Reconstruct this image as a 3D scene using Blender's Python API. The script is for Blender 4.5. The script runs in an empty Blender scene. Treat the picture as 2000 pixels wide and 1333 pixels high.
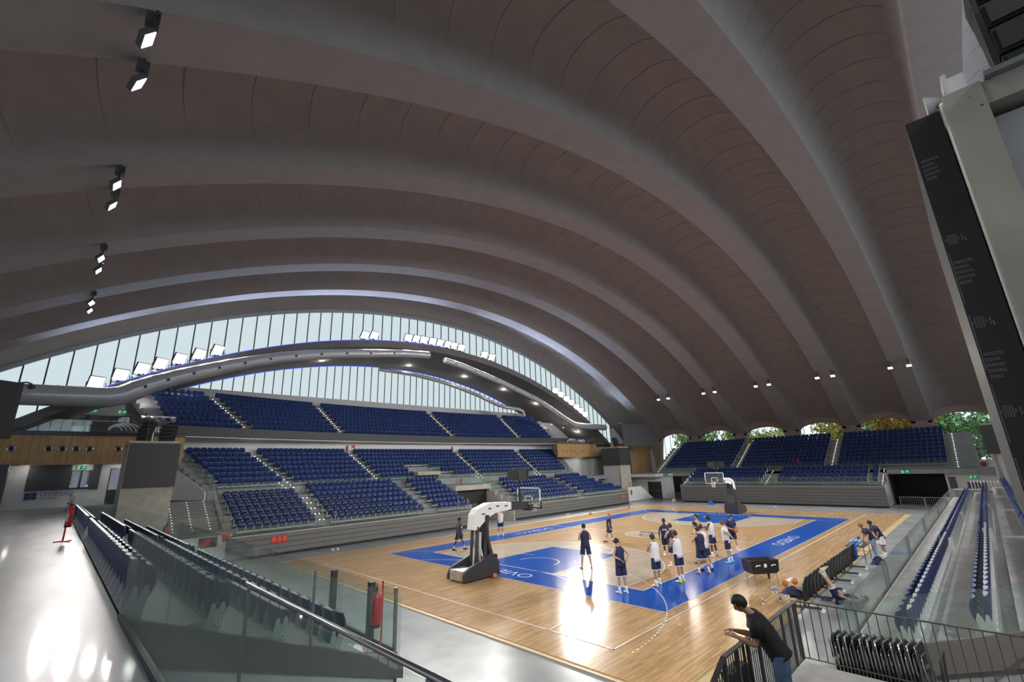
import bpy, bmesh, math, random
from mathutils import Vector, Matrix, Euler
random.seed(7)
S = bpy.context.scene
COL = S.collection
PI = math.pi
sin, cos, rad, sqrt = math.sin, math.cos, math.radians, math.sqrt

# ------------------------------------------------------------------ camera, world, exposure
CAM = Vector((-32.189, -18.5786, 5.104))
def cam_axes(yaw, pitch, roll):
    f = Vector((cos(yaw)*cos(pitch), sin(yaw)*cos(pitch), sin(pitch)))
    r = f.cross(Vector((0, 0, 1))).normalized()
    u = r.cross(f)
    return r*cos(roll)+u*sin(roll), -r*sin(roll)+u*cos(roll), f
_r, _u, _f = cam_axes(rad(45.1598), rad(15.6594), rad(-1.9527))
cd = bpy.data.cameras.new('camera')
cd.sensor_width = 36.0
cd.sensor_fit = 'HORIZONTAL'
cd.lens = 877.167*36/2000
cd.clip_start = 0.05
cd.clip_end = 600
cam = bpy.data.objects.new('camera', cd)
COL.objects.link(cam)
M = Matrix((( _r.x, _u.x, -_f.x, CAM.x), (_r.y, _u.y, -_f.y, CAM.y), (_r.z, _u.z, -_f.z, CAM.z), (0, 0, 0, 1)))
cam.matrix_world = M
S.camera = cam

S.view_settings.view_transform = 'Standard'
S.view_settings.look = 'None'
S.view_settings.gamma = 1.0
S.view_settings.use_curve_mapping = False
S.view_settings.exposure = 0.0
S.cycles.max_bounces = 7
S.cycles.diffuse_bounces = 3
S.cycles.glossy_bounces = 3
S.cycles.transparent_max_bounces = 16
S.cycles.transmission_bounces = 3
S.cycles.caustics_reflective = False
S.cycles.caustics_refractive = False
S.cycles.sample_clamp_indirect = 4.0
S.cycles.use_denoising = True

W = bpy.data.worlds.new('sky')
S.world = W
W.use_nodes = True
nt = W.node_tree
bg = nt.nodes['Background']
sky = nt.nodes.new('ShaderNodeTexSky')                      # pale overcast daylight outside
sky.sky_type = 'PREETHAM'
sky.turbidity = 9.0
sky.sun_direction = (-0.3, 0.5, 0.8)
wb = nt.nodes.new('ShaderNodeMixRGB'); wb.inputs[0].default_value = 0.85; wb.inputs[2].default_value = (0.78, 0.88, 1.0, 1)
nt.links.new(sky.outputs[0], wb.inputs[1]); nt.links.new(wb.outputs[0], bg.inputs[0])
bg.inputs[1].default_value = 1.3

PANE_STRENGTH = 1.0      # daylight behind the translucent panes
PANE_BOOST = 4.0            # panes behind the camera, set brighter to light the lobes and ribs
LEDGE_W = 420.0           # added rib fill light along the ledge, per 6.5 m length
FLOOD_W = 4300.0          # one stadium floodlight
PAIR_W = 650.0            # one small lamp of the pairs under the ribs

# ------------------------------------------------------------------ materials
MATS = {}
def nodes_of(m):
    m.use_nodes = True
    return m.node_tree, m.node_tree.nodes['Principled BSDF']
def mat(name, col, rough=0.6, metal=0.0, var=0.08, scale=6.0, spec=0.5, bump=0.0, coords='Object', stretch=(1, 1, 1), emit=None, es=1.0, coat=0.0):
    """principled surface whose colour and roughness wander with a noise"""
    if name in MATS: return MATS[name]
    m = bpy.data.materials.new(name)
    t, p = nodes_of(m)
    tc = t.nodes.new('ShaderNodeTexCoord')
    mp = t.nodes.new('ShaderNodeMapping'); mp.inputs['Scale'].default_value = stretch
    t.links.new(tc.outputs[coords], mp.inputs[0])
    n = t.nodes.new('ShaderNodeTexNoise'); n.inputs['Scale'].default_value = scale; n.inputs['Detail'].default_value = 4
    t.links.new(mp.outputs[0], n.inputs['Vector'])
    r = t.nodes.new('ShaderNodeValToRGB')
    r.color_ramp.elements[0].position = 0.3; r.color_ramp.elements[1].position = 0.7
    r.color_ramp.elements[0].color = tuple(max(0, c*(1-var)) for c in col)+(1,)
    r.color_ramp.elements[1].color = tuple(min(1, c*(1+var)) for c in col)+(1,)
    t.links.new(n.outputs['Fac'], r.inputs[0])
    t.links.new(r.outputs[0], p.inputs['Base Color'])
    p.inputs['Roughness'].default_value = rough
    p.inputs['Metallic'].default_value = metal
    p.inputs['Specular IOR Level'].default_value = spec
    p.inputs['Coat Weight'].default_value = coat
    if emit:
        p.inputs['Emission Color'].default_value = tuple(emit)+(1,)
        p.inputs['Emission Strength'].default_value = es
    if bump:
        b = t.nodes.new('ShaderNodeBump'); b.inputs['Strength'].default_value = bump; b.inputs['Distance'].default_value = 0.02
        t.links.new(n.outputs['Fac'], b.inputs['Height']); t.links.new(b.outputs[0], p.inputs['Normal'])
    MATS[name] = m
    return m
def emission(name, col, strength):
    if name in MATS: return MATS[name]
    m = bpy.data.materials.new(name); m.use_nodes = True
    t = m.node_tree; t.nodes.clear()
    o = t.nodes.new('ShaderNodeOutputMaterial'); e = t.nodes.new('ShaderNodeEmission')
    n = t.nodes.new('ShaderNodeTexNoise'); n.inputs['Scale'].default_value = 0.35
    r = t.nodes.new('ShaderNodeValToRGB')
    r.color_ramp.elements[0].color = tuple(c*0.93 for c in col)+(1,)
    r.color_ramp.elements[1].color = tuple(col)+(1,)
    t.links.new(n.outputs['Fac'], r.inputs[0]); t.links.new(r.outputs[0], e.inputs[0])
    e.inputs[1].default_value = strength
    t.links.new(e.outputs[0], o.inputs[0])
    MATS[name] = m
    return m
def glass(name, tint=(0.86, 0.93, 0.90), haze=0.05, hcol=(0.5, 0.62, 0.6)):
    """architectural glass: tinted see-through plus a fresnel mirror and a little painted haze for reflected light"""
    if name in MATS: return MATS[name]
    m = bpy.data.materials.new(name); m.use_nodes = True
    t = m.node_tree; t.nodes.clear()
    o = t.nodes.new('ShaderNodeOutputMaterial')
    tr = t.nodes.new('ShaderNodeBsdfTransparent'); tr.inputs[0].default_value = tuple(tint)+(1,)
    gl = t.nodes.new('ShaderNodeBsdfGlossy'); gl.inputs['Roughness'].default_value = 0.02
    df = t.nodes.new('ShaderNodeBsdfDiffuse'); df.inputs[0].default_value = tuple(hcol)+(1,)
    n = t.nodes.new('ShaderNodeTexNoise'); n.inputs['Scale'].default_value = 3.0
    mm = t.nodes.new('ShaderNodeMath'); mm.operation = 'MULTIPLY'; mm.inputs[1].default_value = haze*2
    t.links.new(n.outputs['Fac'], mm.inputs[0])
    lw = t.nodes.new('ShaderNodeLayerWeight'); lw.inputs[0].default_value = 0.5
    pw = t.nodes.new('ShaderNodeMath'); pw.operation = 'POWER'; pw.inputs[1].default_value = 4.0
    t.links.new(lw.outputs['Facing'], pw.inputs[0])
    fr = t.nodes.new('ShaderNodeMath'); fr.operation = 'MULTIPLY_ADD'; fr.inputs[1].default_value = 0.55; fr.inputs[2].default_value = 0.03
    t.links.new(pw.outputs[0], fr.inputs[0])
    a = t.nodes.new('ShaderNodeMixShader'); b = t.nodes.new('ShaderNodeMixShader')
    t.links.new(mm.outputs[0], a.inputs[0]); t.links.new(tr.outputs[0], a.inputs[1]); t.links.new(df.outputs[0], a.inputs[2])
    t.links.new(fr.outputs[0], b.inputs[0]); t.links.new(a.outputs[0], b.inputs[1]); t.links.new(gl.outputs[0], b.inputs[2])
    t.links.new(b.outputs[0], o.inputs[0])
    MATS[name] = m
    return m
def planks(name, c0, c1, w=0.09, l=1.6, rough=0.22, along='x', swap=False, gap=0.35, spec=0.5, coat=0.0):
    """boards from a brick texture, each with its own tone and grain"""
    if name in MATS: return MATS[name]
    m = bpy.data.materials.new(name); t, p = nodes_of(m)
    tc = t.nodes.new('ShaderNodeTexCoord'); mp = t.nodes.new('ShaderNodeMapping')
    if along == 'y': mp.inputs['Rotation'].default_value = (0, 0, PI/2)
    if along == 'z':                                        # upright boards: run along z, repeat along the wall
        sp = t.nodes.new('ShaderNodeSeparateXYZ'); cb = t.nodes.new('ShaderNodeCombineXYZ'); ad = t.nodes.new('ShaderNodeMath')
        t.links.new(tc.outputs['Object'], sp.inputs[0]); t.links.new(sp.outputs[0], ad.inputs[0]); t.links.new(sp.outputs[1], ad.inputs[1])
        t.links.new(sp.outputs[2], cb.inputs[0]); t.links.new(ad.outputs[0], cb.inputs[1]); t.links.new(cb.outputs[0], mp.inputs[0])
    else: t.links.new(tc.outputs['Object'], mp.inputs[0])
    br = t.nodes.new('ShaderNodeTexBrick')
    br.inputs['Scale'].default_value = 1.0; br.inputs['Brick Width'].default_value = l; br.inputs['Row Height'].default_value = w
    br.inputs['Mortar Size'].default_value = 0.002; br.inputs['Color1'].default_value = tuple(c0)+(1,); br.inputs['Color2'].default_value = tuple(c1)+(1,)
    br.inputs['Mortar'].default_value = tuple(x*gap for x in c0)+(1,); br.inputs['Bias'].default_value = 0.0
    t.links.new(mp.outputs[0], br.inputs['Vector'])
    mp2 = t.nodes.new('ShaderNodeMapping'); mp2.inputs['Scale'].default_value = (0.7, 9, 9)
    t.links.new(mp.outputs[0], mp2.inputs[0])
    n = t.nodes.new('ShaderNodeTexNoise'); n.inputs['Scale'].default_value = 2.0; n.inputs['Detail'].default_value = 5
    t.links.new(mp2.outputs[0], n.inputs['Vector'])
    mx = t.nodes.new('ShaderNodeMixRGB'); mx.blend_type = 'MULTIPLY'; mx.inputs[0].default_value = 0.55
    r = t.nodes.new('ShaderNodeValToRGB'); r.color_ramp.elements[0].color = (0.62, 0.58, 0.52, 1); r.color_ramp.elements[1].color = (1.25, 1.22, 1.18, 1)
    r.color_ramp.elements[0].position = 0.3; r.color_ramp.elements[1].position = 0.7
    t.links.new(n.outputs['Fac'], r.inputs[0]); t.links.new(br.outputs[0], mx.inputs[1]); t.links.new(r.outputs[0], mx.inputs[2])
    t.links.new(mx.outputs[0], p.inputs['Base Color'])
    p.inputs['Roughness'].default_value = rough; p.inputs['Specular IOR Level'].default_value = spec; p.inputs['Coat Weight'].default_value = coat
    MATS[name] = m
    return m

# ------------------------------------------------------------------ mesh helpers
class MB:
    def __init__(self): self.v = []; self.f = []; self.m = []; self.mi = 0
    def add(self, vs, fs):
        b = len(self.v); self.v += [tuple(x) for x in vs]
        for f in fs: self.f.append([i+b for i in f]); self.m.append(self.mi)
        return self
    def mat(self, i): self.mi = i; return self
    def box(self, a, b, rz=0.0, piv=None):
        x0, y0, z0 = a; x1, y1, z1 = b
        vs = [(x0, y0, z0), (x1, y0, z0), (x1, y1, z0), (x0, y1, z0), (x0, y0, z1), (x1, y0, z1), (x1, y1, z1), (x0, y1, z1)]
        if rz:
            px, py = piv if piv else ((x0+x1)/2, (y0+y1)/2)
            c, s = cos(rz), sin(rz)
            vs = [(px+(x-px)*c-(y-py)*s, py+(x-px)*s+(y-py)*c, z) for x, y, z in vs]
        return self.add(vs, [(3, 2, 1, 0), (4, 5, 6, 7), (0, 1, 5, 4), (1, 2, 6, 5), (2, 3, 7, 6), (3, 0, 4, 7)])
    def bar(self, p, q, w, h=None, up=(0, 0, 1)):
        """square bar from p to q"""
        h = h or w; p = Vector(p); q = Vector(q); d = (q-p).normalized(); u = Vector(up)
        s = d.cross(u)
        if s.length < 1e-4: s = d.cross(Vector((1, 0, 0)))
        s.normalize(); u = s.cross(d)
        vs = [e+s*a*w/2+u*b*h/2 for e in (p, q) for a, b in ((-1, -1), (1, -1), (1, 1), (-1, 1))]
        return self.add(vs, [(3, 2, 1, 0), (4, 5, 6, 7), (0, 1, 5, 4), (1, 2, 6, 5), (2, 3, 7, 6), (3, 0, 4, 7)])
    def panel(self, p, q, h, t=0.02, z0=0.0):
        """upright sheet between ground points p and q (each x,y,z)"""
        p = Vector(p); q = Vector(q); d = q-p; s = Vector((-d.y, d.x, 0)).normalized()*t/2
        vs = []
        for e in (p, q):
            for o in (-1, 1): vs += [e+s*o+Vector((0, 0, z0)), e+s*o+Vector((0, 0, z0+h))]
        return self.add(vs, [(0, 1, 3, 2), (4, 6, 7, 5), (0, 4, 5, 1), (2, 3, 7, 6), (1, 5, 7, 3), (0, 2, 6, 4)])
    def tube(self, pts, rad_, n=8, cap=True, flat=None):
        """round tube through points; rad_ is one radius or a list; flat squashes across"""
        pts = [Vector(p) for p in pts]
        rs = rad_ if isinstance(rad_, (list, tuple)) else [rad_]*len(pts)
        rings = []; ref = None
        for i, p in enumerate(pts):
            d = (pts[min(i+1, len(pts)-1)]-pts[max(i-1, 0)]).normalized()
            if ref is None:
                ref = Vector((0, 0, 1)) if abs(d.z) < 0.9 else Vector((1, 0, 0))
            s = d.cross(ref).normalized(); u = s.cross(d); ref = u
            k = flat[i] if isinstance(flat, (list, tuple)) else (flat or 1)
            rings.append([p+(s*cos(a)*rs[i]+u*sin(a)*rs[i]*k) for a in [2*PI*j/n for j in range(n)]])
        return self.loft(rings, cap)
    def loft(self, rings, cap=True, close=True):
        n = len(rings[0]); vs = [v for r in rings for v in r]; fs = []
        for i in range(len(rings)-1):
            for j in range(n if close else n-1):
                k = (j+1) % n
                fs.append((i*n+j, i*n+k, (i+1)*n+k, (i+1)*n+j))
        if cap:
            fs.append(tuple(reversed(range(n)))); b = (len(rings)-1)*n; fs.append(tuple(range(b, b+n)))
        return self.add(vs, fs)
    def lathe(self, prof, n=16, c=(0, 0, 0)):
        return self.loft([[(c[0]+r*cos(2*PI*j/n), c[1]+r*sin(2*PI*j/n), c[2]+z) for j in range(n)] for r, z in prof])
    def ball(self, c, r, n=12, sc=(1, 1, 1)):
        prof = [(max(1e-3, r*sin(PI*i/(n//2+2))), -r*cos(PI*i/(n//2+2))) for i in range(n//2+3)]
        return self.loft([[(c[0]+q*cos(2*PI*j/n)*sc[0], c[1]+q*sin(2*PI*j/n)*sc[1], c[2]+z*sc[2]) for j in range(n)] for q, z in prof])
    def prism(self, poly, a, b, axis='y'):
        """polygon in the other two axes pulled from a to b along axis"""
        def P(u, v, w): return {'y': (u, w, v), 'x': (w, u, v), 'z': (u, v, w)}[axis]
        n = len(poly); vs = [P(u, v, a) for u, v in poly]+[P(u, v, b) for u, v in poly]
        fs = [tuple(range(n)), tuple(reversed(range(n, 2*n)))]+[(i, i+n, (i+1) % n+n, (i+1) % n) for i in range(n)]
        return self.add(vs, fs)
    def disc(self, c, r, n=24, z=None):
        return self.add([(c[0]+r*cos(2*PI*i/n), c[1]+r*sin(2*PI*i/n), c[2]) for i in range(n)], [tuple(range(n))])
    def xf(self, mtx, start=0):
        self.v[start:] = [tuple(mtx @ Vector(p)) for p in self.v[start:]]
        return self
    def build(self, name, mats, parent=None, smooth=False, loc=None, fix=True):
        me = bpy.data.meshes.new(name)
        me.from_pydata(self.v, [], self.f)
        if not isinstance(mats, (list, tuple)): mats = [mats]
        for m in mats: me.materials.append(m)
        if len(mats) > 1: me.polygons.foreach_set('material_index', self.m)
        if fix:
            bm = bmesh.new(); bm.from_mesh(me); bmesh.ops.recalc_face_normals(bm, faces=bm.faces); bm.to_mesh(me); bm.free()
        if smooth is True: me.polygons.foreach_set('use_smooth', [True]*len(me.polygons))
        elif smooth: 
            me.polygons.foreach_set('use_smooth', [True]*len(me.polygons)); me.set_sharp_from_angle(angle=rad(smooth))
        me.update()
        o = bpy.data.objects.new(name, me); COL.objects.link(o)
        if parent: o.parent = parent
        if loc: o.location = loc
        return o
def empty(name, loc=(0, 0, 0), rz=0.0):
    o = bpy.data.objects.new(name, None); o.empty_display_size = 0.2; COL.objects.link(o)
    o.location = loc; o.rotation_euler = (0, 0, rz)
    return o
def tag(o, label, cat, group=None, kind=None):
    o['label'] = label; o['category'] = cat
    if group: o['group'] = group
    if kind: o['kind'] = kind
    return o
def struct(o, label=None):
    o['kind'] = 'structure'
    if label: o['label'] = label
    return o
def copy_tree(o, parent=None):
    c = o.copy(); COL.objects.link(c)
    if parent: c.parent = parent
    for ch in list(o.children): copy_tree(ch, c)
    return c
def text(name, s, size, m, origin, right, up, parent=None, depth=0.004, align='LEFT', xs=1.0, offset=0.0):
    """flat lettering: right and up are the directions of writing and of the letters' tops"""
    cu = bpy.data.curves.new(name, 'FONT'); cu.body = s; cu.size = size; cu.align_x = align; cu.extrude = depth; cu.resolution_u = 3; cu.offset = offset
    tmp = bpy.data.objects.new('tmp', cu); COL.objects.link(tmp)
    dg = bpy.context.evaluated_depsgraph_get()
    me = bpy.data.meshes.new_from_object(tmp.evaluated_get(dg))
    bpy.data.objects.remove(tmp); me.name = name
    r = Vector(right).normalized(); u = Vector(up).normalized(); n = r.cross(u)
    mt = Matrix(((r.x*xs, u.x, n.x, origin[0]), (r.y*xs, u.y, n.y, origin[1]), (r.z*xs, u.z, n.z, origin[2]), (0, 0, 0, 1)))
    me.transform(mt); me.materials.clear(); me.materials.append(m)
    o = bpy.data.objects.new(name, me); COL.objects.link(o)
    if parent: o.parent = parent
    return o
ORD = ['first', 'second', 'third', 'fourth', 'fifth', 'sixth', 'seventh', 'eighth', 'ninth', 'tenth', 'eleventh', 'twelfth', 'thirteenth', 'fourteenth', 'fifteenth',
       'sixteenth', 'seventeenth', 'eighteenth', 'nineteenth', 'twentieth']
_tens = {2: 'twenty', 3: 'thirty', 4: 'forty', 5: 'fifty'}
def ordw(i):
    if i <= 20: return ORD[i-1]
    t, u = divmod(i, 10)
    return (_tens[t][:-1]+'ieth') if u == 0 else _tens[t]+'-'+ORD[u-1]

# ------------------------------------------------------------------ palette
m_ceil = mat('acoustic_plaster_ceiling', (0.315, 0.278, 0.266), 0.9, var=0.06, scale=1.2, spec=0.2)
m_rim = mat('arch_rim_plaster', (0.33, 0.25, 0.22), 0.85, var=0.12, scale=2.0)
m_white = mat('white_paint', (0.60, 0.60, 0.62), 0.7, var=0.04)
m_white2 = mat('bright_white_paint', (0.78, 0.78, 0.78), 0.45, var=0.04)
m_conc = mat('fair_faced_concrete', (0.50, 0.465, 0.40), 0.8, var=0.14, scale=2.5, bump=0.15)
def pits(m):
    t = m.node_tree; p = t.nodes['Principled BSDF']; src = p.inputs['Base Color'].links[0].from_socket
    tc = t.nodes.new('ShaderNodeTexCoord'); v = t.nodes.new('ShaderNodeTexVoronoi'); v.inputs['Scale'].default_value = 9.0
    r = t.nodes.new('ShaderNodeValToRGB'); r.color_ramp.elements[0].position = 0.05; r.color_ramp.elements[0].color = (0.25, 0.23, 0.2, 1); r.color_ramp.elements[1].position = 0.09; r.color_ramp.elements[1].color = (1, 1, 1, 1)
    mx = t.nodes.new('ShaderNodeMixRGB'); mx.blend_type = 'MULTIPLY'; mx.inputs[0].default_value = 1.0
    t.links.new(tc.outputs['Object'], v.inputs['Vector']); t.links.new(v.outputs['Distance'], r.inputs[0]); t.links.new(src, mx.inputs[1]); t.links.new(r.outputs[0], mx.inputs[2]); t.links.new(mx.outputs[0], p.inputs['Base Color'])
pits(m_conc)
m_concg = mat('grey_terrace_concrete', (0.30, 0.31, 0.32), 0.55, var=0.12, scale=1.5)
m_dark = mat('dark_grey_cladding', (0.075, 0.075, 0.08), 0.55, var=0.10, scale=3)
m_screen = mat('switched_off_screen', (0.055, 0.055, 0.062), 0.5, var=0.12, scale=60)
m_black = mat('matt_black', (0.014, 0.014, 0.016), 0.6)
m_steel = mat('brushed_steel', (0.42, 0.43, 0.44), 0.35, metal=0.9)
m_dsteel = mat('dark_steel', (0.10, 0.10, 0.105), 0.4, metal=0.6)
m_duct = mat('galvanised_duct', (0.60, 0.62, 0.65), 0.30, metal=0.35, var=0.18, scale=8, stretch=(6, 1, 1))
m_blue = mat('navy_seat_plastic', (0.010, 0.026, 0.105), 0.34, var=0.12, scale=4, spec=0.5)
m_blue2 = mat('royal_seat_plastic', (0.010, 0.034, 0.150), 0.34, var=0.10, scale=4)
m_seatedge = mat('grey_seat_edge', (0.42, 0.44, 0.50), 0.4)
m_bracket = mat('light_grey_bracket', (0.52, 0.53, 0.55), 0.45)
m_red = mat('red_enamel', (0.55, 0.015, 0.02), 0.3)
m_glass = glass('balustrade_glass', (0.925, 0.97, 0.95), 0.055)
m_glassc = glass('clear_window_glass', (0.95, 0.97, 0.96), 0.02)
m_pane = emission('daylit_milky_pane', (0.66, 0.78, 0.82), PANE_STRENGTH)
m_pane_boost = emission('boosted_milky_pane', (0.66, 0.80, 0.90), PANE_BOOST)
m_slat = planks('timber_slats', (0.62, 0.40, 0.19), (0.46, 0.285, 0.125), w=0.07, l=30, rough=0.55, along='z')
m_orange = mat('basketball_leather', (0.58, 0.19, 0.045), 0.55, var=0.12, scale=40)
m_led = emission('warm_step_light', (1.0, 0.93, 0.72), 4.0)
m_flood = emission('floodlight_led', (1.0, 0.98, 0.93), 3.0)
m_blueled = emission('blue_led_line', (0.10, 0.16, 1.0), 1.3)
# ================================================================== THE SHELL
R0, ZC = 66.0, 23.5-66.0            # the vault is an arc of radius 66 along X; ribs repeat every 7 m along Y
XE = 41.6
TE = math.asin(XE/R0)
def arc_pt(t, y, off): return ((R0+off)*sin(t), y, ZC+(R0+off)*cos(t))
def lobe_amp(t):
    x = abs(R0*sin(t))
    return 2.45 if x < 27 else 2.45+(1.15-2.45)*min(1, (x-27)/14.0)**1.2
def make_ceiling():
    mb = MB()
    step = 2.25/R0; n = int(round(2*TE/step)); step = 2*TE/n
    ys = []
    for k in range(-3, 3):                      # rib, then lobe
        y0 = 7*k
        ys += [(y0-0.9, 0), (y0+0.9, 0)]
        ys += [(y0+3.5-2.6*cos(PI*j/14), (1-abs(cos(PI*j/14))**2.3)**(1/2.1)) for j in range(1, 14)]
    ys += [(20.1, 0), (21.9, 0)]
    edge = [(21.9+5.4*(1-cos(PI*j/20)), 0.62*sin(PI*j/10)**0.8) for j in range(1, 11)]
    ys = [(-a, b) for a, b in reversed(edge)]+ys+edge
    sub = 6
    for i in range(n):                             # every plate is a little hollow of its own, so the seams read as creases
        t0 = -TE+i*step
        rings = []
        for k in range(sub+1):
            u = k/sub; t = t0+step*u
            rings.append([arc_pt(t, y, w*(lobe_amp(t)+0.035*u+0.05*4*u*(1-u))) for y, w in ys])
        mb.loft(rings, cap=False, close=False)
        if i < n-1: mb.loft([[arc_pt(t, y, w*(lobe_amp(t)+d)) for y, w in ys] for d in (0.035, 0.0)], cap=False, close=False)
    return struct(mb.build('ceiling', m_ceil, smooth=25, fix=False), 'dark grey ribbed vault of the hall')
make_ceiling()
# opaque weather skin above the vault so that no daylight leaks through seams
mb = MB()
mb.loft([[arc_pt(-TE+2*TE*i/24, y, 3.2) for y in (-33, 33)] for i in range(25)], cap=False, close=False)
struct(mb.build('ceiling_outer_skin', m_dark))

def arched_end(sx):
    """end wall at the springing: arch rims, piers and glazed arches"""
    rim = MB(); xw = 41.9*sx
    zs = ZC+sqrt(R0*R0-XE*XE)
    for k in range(-3, 3):
        yc = 7*k+3.5
        N = 20
        def arch(a, h, x): return [(x, yc-a*cos(PI*j/N), zs-0.15+h*sin(PI*j/N)**0.9) for j in range(N+1)]
        o = arch(2.95, 1.75, XE*sx-0.1*sx); i2 = arch(2.55, 0.98, XE*sx-0.1*sx)
        o2 = arch(2.95, 1.75, 42.5*sx); i3 = arch(2.55, 0.98, 42.5*sx)
        rim.loft([o, i2, i3, o2], cap=False, close=False)
    for k in range(-3, 4):
        y = 7*k
        rim.loft([[(XE*sx-0.1*sx, y-w, z), (42.5*sx, y-w, z), (42.5*sx, y+w, z), (XE*sx-0.1*sx, y+w, z)] for w, z in ((0.5, 3.4), (0.55, 5.6), (0.75, 7.2), (0.98, zs-0.15), (1.0, zs+0.3))])
    struct(rim.build('wall_%s' % ('far' if sx > 0 else 'near'), m_rim, smooth=40), 'brown arched rims over the end windows')
    for k in range(-3, 3):
        yc = 7*k+3.5
        fr = MB()
        for j in range(-2, 3):
            y = yc+j*1.02; h = 0.95*sqrt(max(0.01, 1-(j*1.02/2.6)**2))
            fr.box((xw-0.04, y-0.025, 3.4), (xw+0.04, y+0.025, zs-0.15+h))
        fr.box((xw-0.04, yc-2.6, 5.3), (xw+0.04, yc+2.6, 5.38))
        w = struct(fr.build('window_%d' % (k+4+(10 if sx < 0 else 0)), m_dsteel))
        g = MB(); N = 20
        g.add([(xw+0.02*sx, yc-2.8, 3.4)]+[(xw+0.02*sx, yc-2.7*cos(PI*j/N), zs-0.15+1.05*sin(PI*j/N)) for j in range(N+1)]+[(xw+0.02*sx, yc+2.8, 3.4)], [tuple(range(N+3))])
        g.build('glass_pane', m_glassc, w)
    b = MB(); b.box((41.5*sx, -31, -0.06), (42.4*sx, 31, 3.4)); struct(b.build('wall_%s_base' % ('far' if sx > 0 else 'near'), m_white))
    for s in (-1, 1):
        b = MB(); b.box((41.5*sx, 22*s, 3.4), (42.4*sx, 31*s, zs+1.3)); struct(b.build('wall_%s_corner' % ('far' if sx > 0 else 'near'), m_white))
arched_end(1)
arched_end(-1)

# ------------------------------------------------------------------ big lunettes at Y = +-32.7?  (glazing under the last rib)
YL = 27.4                                    # plane of the upper glazed band
def zvault(x): return ZC+sqrt(R0*R0-x*x)
def zledge(x): return 19.95-62+sqrt(62*62-x*x)
def pane_window(name, sy, y, x0, x1, zt, zb, pitch):
    fr = MB(); gl = MB()
    n = int(round((x1-x0)/pitch)); p = (x1-x0)/n
    for i in range(n+1):
        x = x0+i*p
        a, b = zb(x), zt(x)
        if b-a > 0.1: fr.box((x-0.045, y*sy-0.06, a), (x+0.045, y*sy+0.06, b))
    for i in range(n):
        a0, a1 = x0+i*p, x0+(i+1)*p
        z = [zb(a0), zb(a1), zt(a1), zt(a0)]
        if z[3]-z[0] < 0.05 and z[2]-z[1] < 0.05: continue
        yy = (y+0.03)*sy
        gl.add([(a0, yy, z[0]), (a1, yy, z[1]), (a1, yy, max(z[2], z[1])), (a0, yy, max(z[3], z[0]))], [(0, 1, 2, 3)])
    w = struct(fr.build(name, m_dsteel))
    gl.build('milky_pane', m_pane if sy > 0 else m_pane_boost, w)
    return w
for sy in (1, -1):
    t = 'back' if sy > 0 else 'front'
    pane_window('window_%d' % (21 if sy > 0 else 31), sy, YL, -37.4, 37.4, lambda x: zvault(x)-0.28, lambda x: max(8.7, zledge(x)) if abs(x) < 37 else 8.7, 1.19)
    # pale metal trim under the rib
    b = MB(); N = 60
    ring = []
    for i in range(N+1):
        x = -38+76*i/N
        ring.append([(x, (YL-0.16)*sy, zvault(x)-0.32), (x, (YL+0.2)*sy, zvault(x)-0.32), (x, (YL+0.2)*sy, zvault(x)+0.3), (x, (YL-0.16)*sy, zvault(x)+0.02)])
    b.loft(ring); struct(b.build('trim_%d' % (1 if sy > 0 else 2), mat('pale_metal_trim', (0.42, 0.44, 0.50), 0.45, metal=0.3)))
    # the lower vault over the upper stand: fascia, soffit, and its own glazed lunette at the back
    b = MB(); fr = []
    for i in range(49):
        x = -35.5+71*i/48; z = max(8.4, zledge(x)); d = 0.75 if z > 8.5 else 0.3
        drop = max(8.4, z-1.15)
        fr.append([(x, 26.6*sy, z-d), (x, 26.6*sy, z), (x, (YL+0.1)*sy, z), (x, 37.0*sy, z+0.2), (x, 37.0*sy, drop)])
    b.loft(fr, cap=True)
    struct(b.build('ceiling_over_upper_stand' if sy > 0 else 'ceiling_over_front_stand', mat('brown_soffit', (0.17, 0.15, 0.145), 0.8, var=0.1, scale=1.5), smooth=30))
    if sy > 0:
        pane_window('window_22', 1, 36.7, -27, 27, lambda x: zledge(x)-1.15, lambda x: 13.95, 1.0)
    # outer walls
    b = MB(); b.box((-27.3 if sy > 0 else -42.4, 37.0*sy, -0.06), (27.3 if sy > 0 else 42.4, 37.4*sy, 13.95 if sy > 0 else 20)); struct(b.build('wall_%s' % t, m_white))
    for sx in (-1, 1):
        b = MB(); b.box((42.0*sx, 26*sy, -0.06), (42.4*sx, 37.4*sy, 14)); struct(b.build('wall_%s_return' % t, m_white))
# closing strip between rim of the vault and the lower vault, outside of the panes: nothing but sky there

# ------------------------------------------------------------------ floors
mfl = mat('polished_concrete_floor', (0.30, 0.315, 0.335), 0.26, var=0.16, scale=0.8, spec=0.18)
b = MB(); b.box((-42.4, -37.4, -0.5), (42.4, 37.4, -0.06)); struct(b.build('floor', mfl), 'smooth grey concrete floor around the court')
m_wood = planks('maple_strip_floor', (0.62, 0.415, 0.225), (0.45, 0.285, 0.145), w=0.075, l=1.5, rough=0.17, along='x', gap=0.6, spec=0.13)
m_pale = planks('pale_stained_maple', (0.60, 0.52, 0.42), (0.53, 0.45, 0.35), w=0.075, l=1.5, rough=0.16, along='x', gap=0.75, spec=0.13)
m_paint = mat('court_blue_paint', (0.006, 0.085, 0.46), 0.16, var=0.06, scale=0.7, spec=0.15)
m_line = mat('white_line_paint', (0.80, 0.80, 0.78), 0.3, var=0.03)
court = MB(); court.box((-21.4, -12.5, -0.06), (21.4, 12.5, 0.0))
court = struct(court.build('floor_court', m_wood), 'maple basketball court with blue border')
b = MB()
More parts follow.
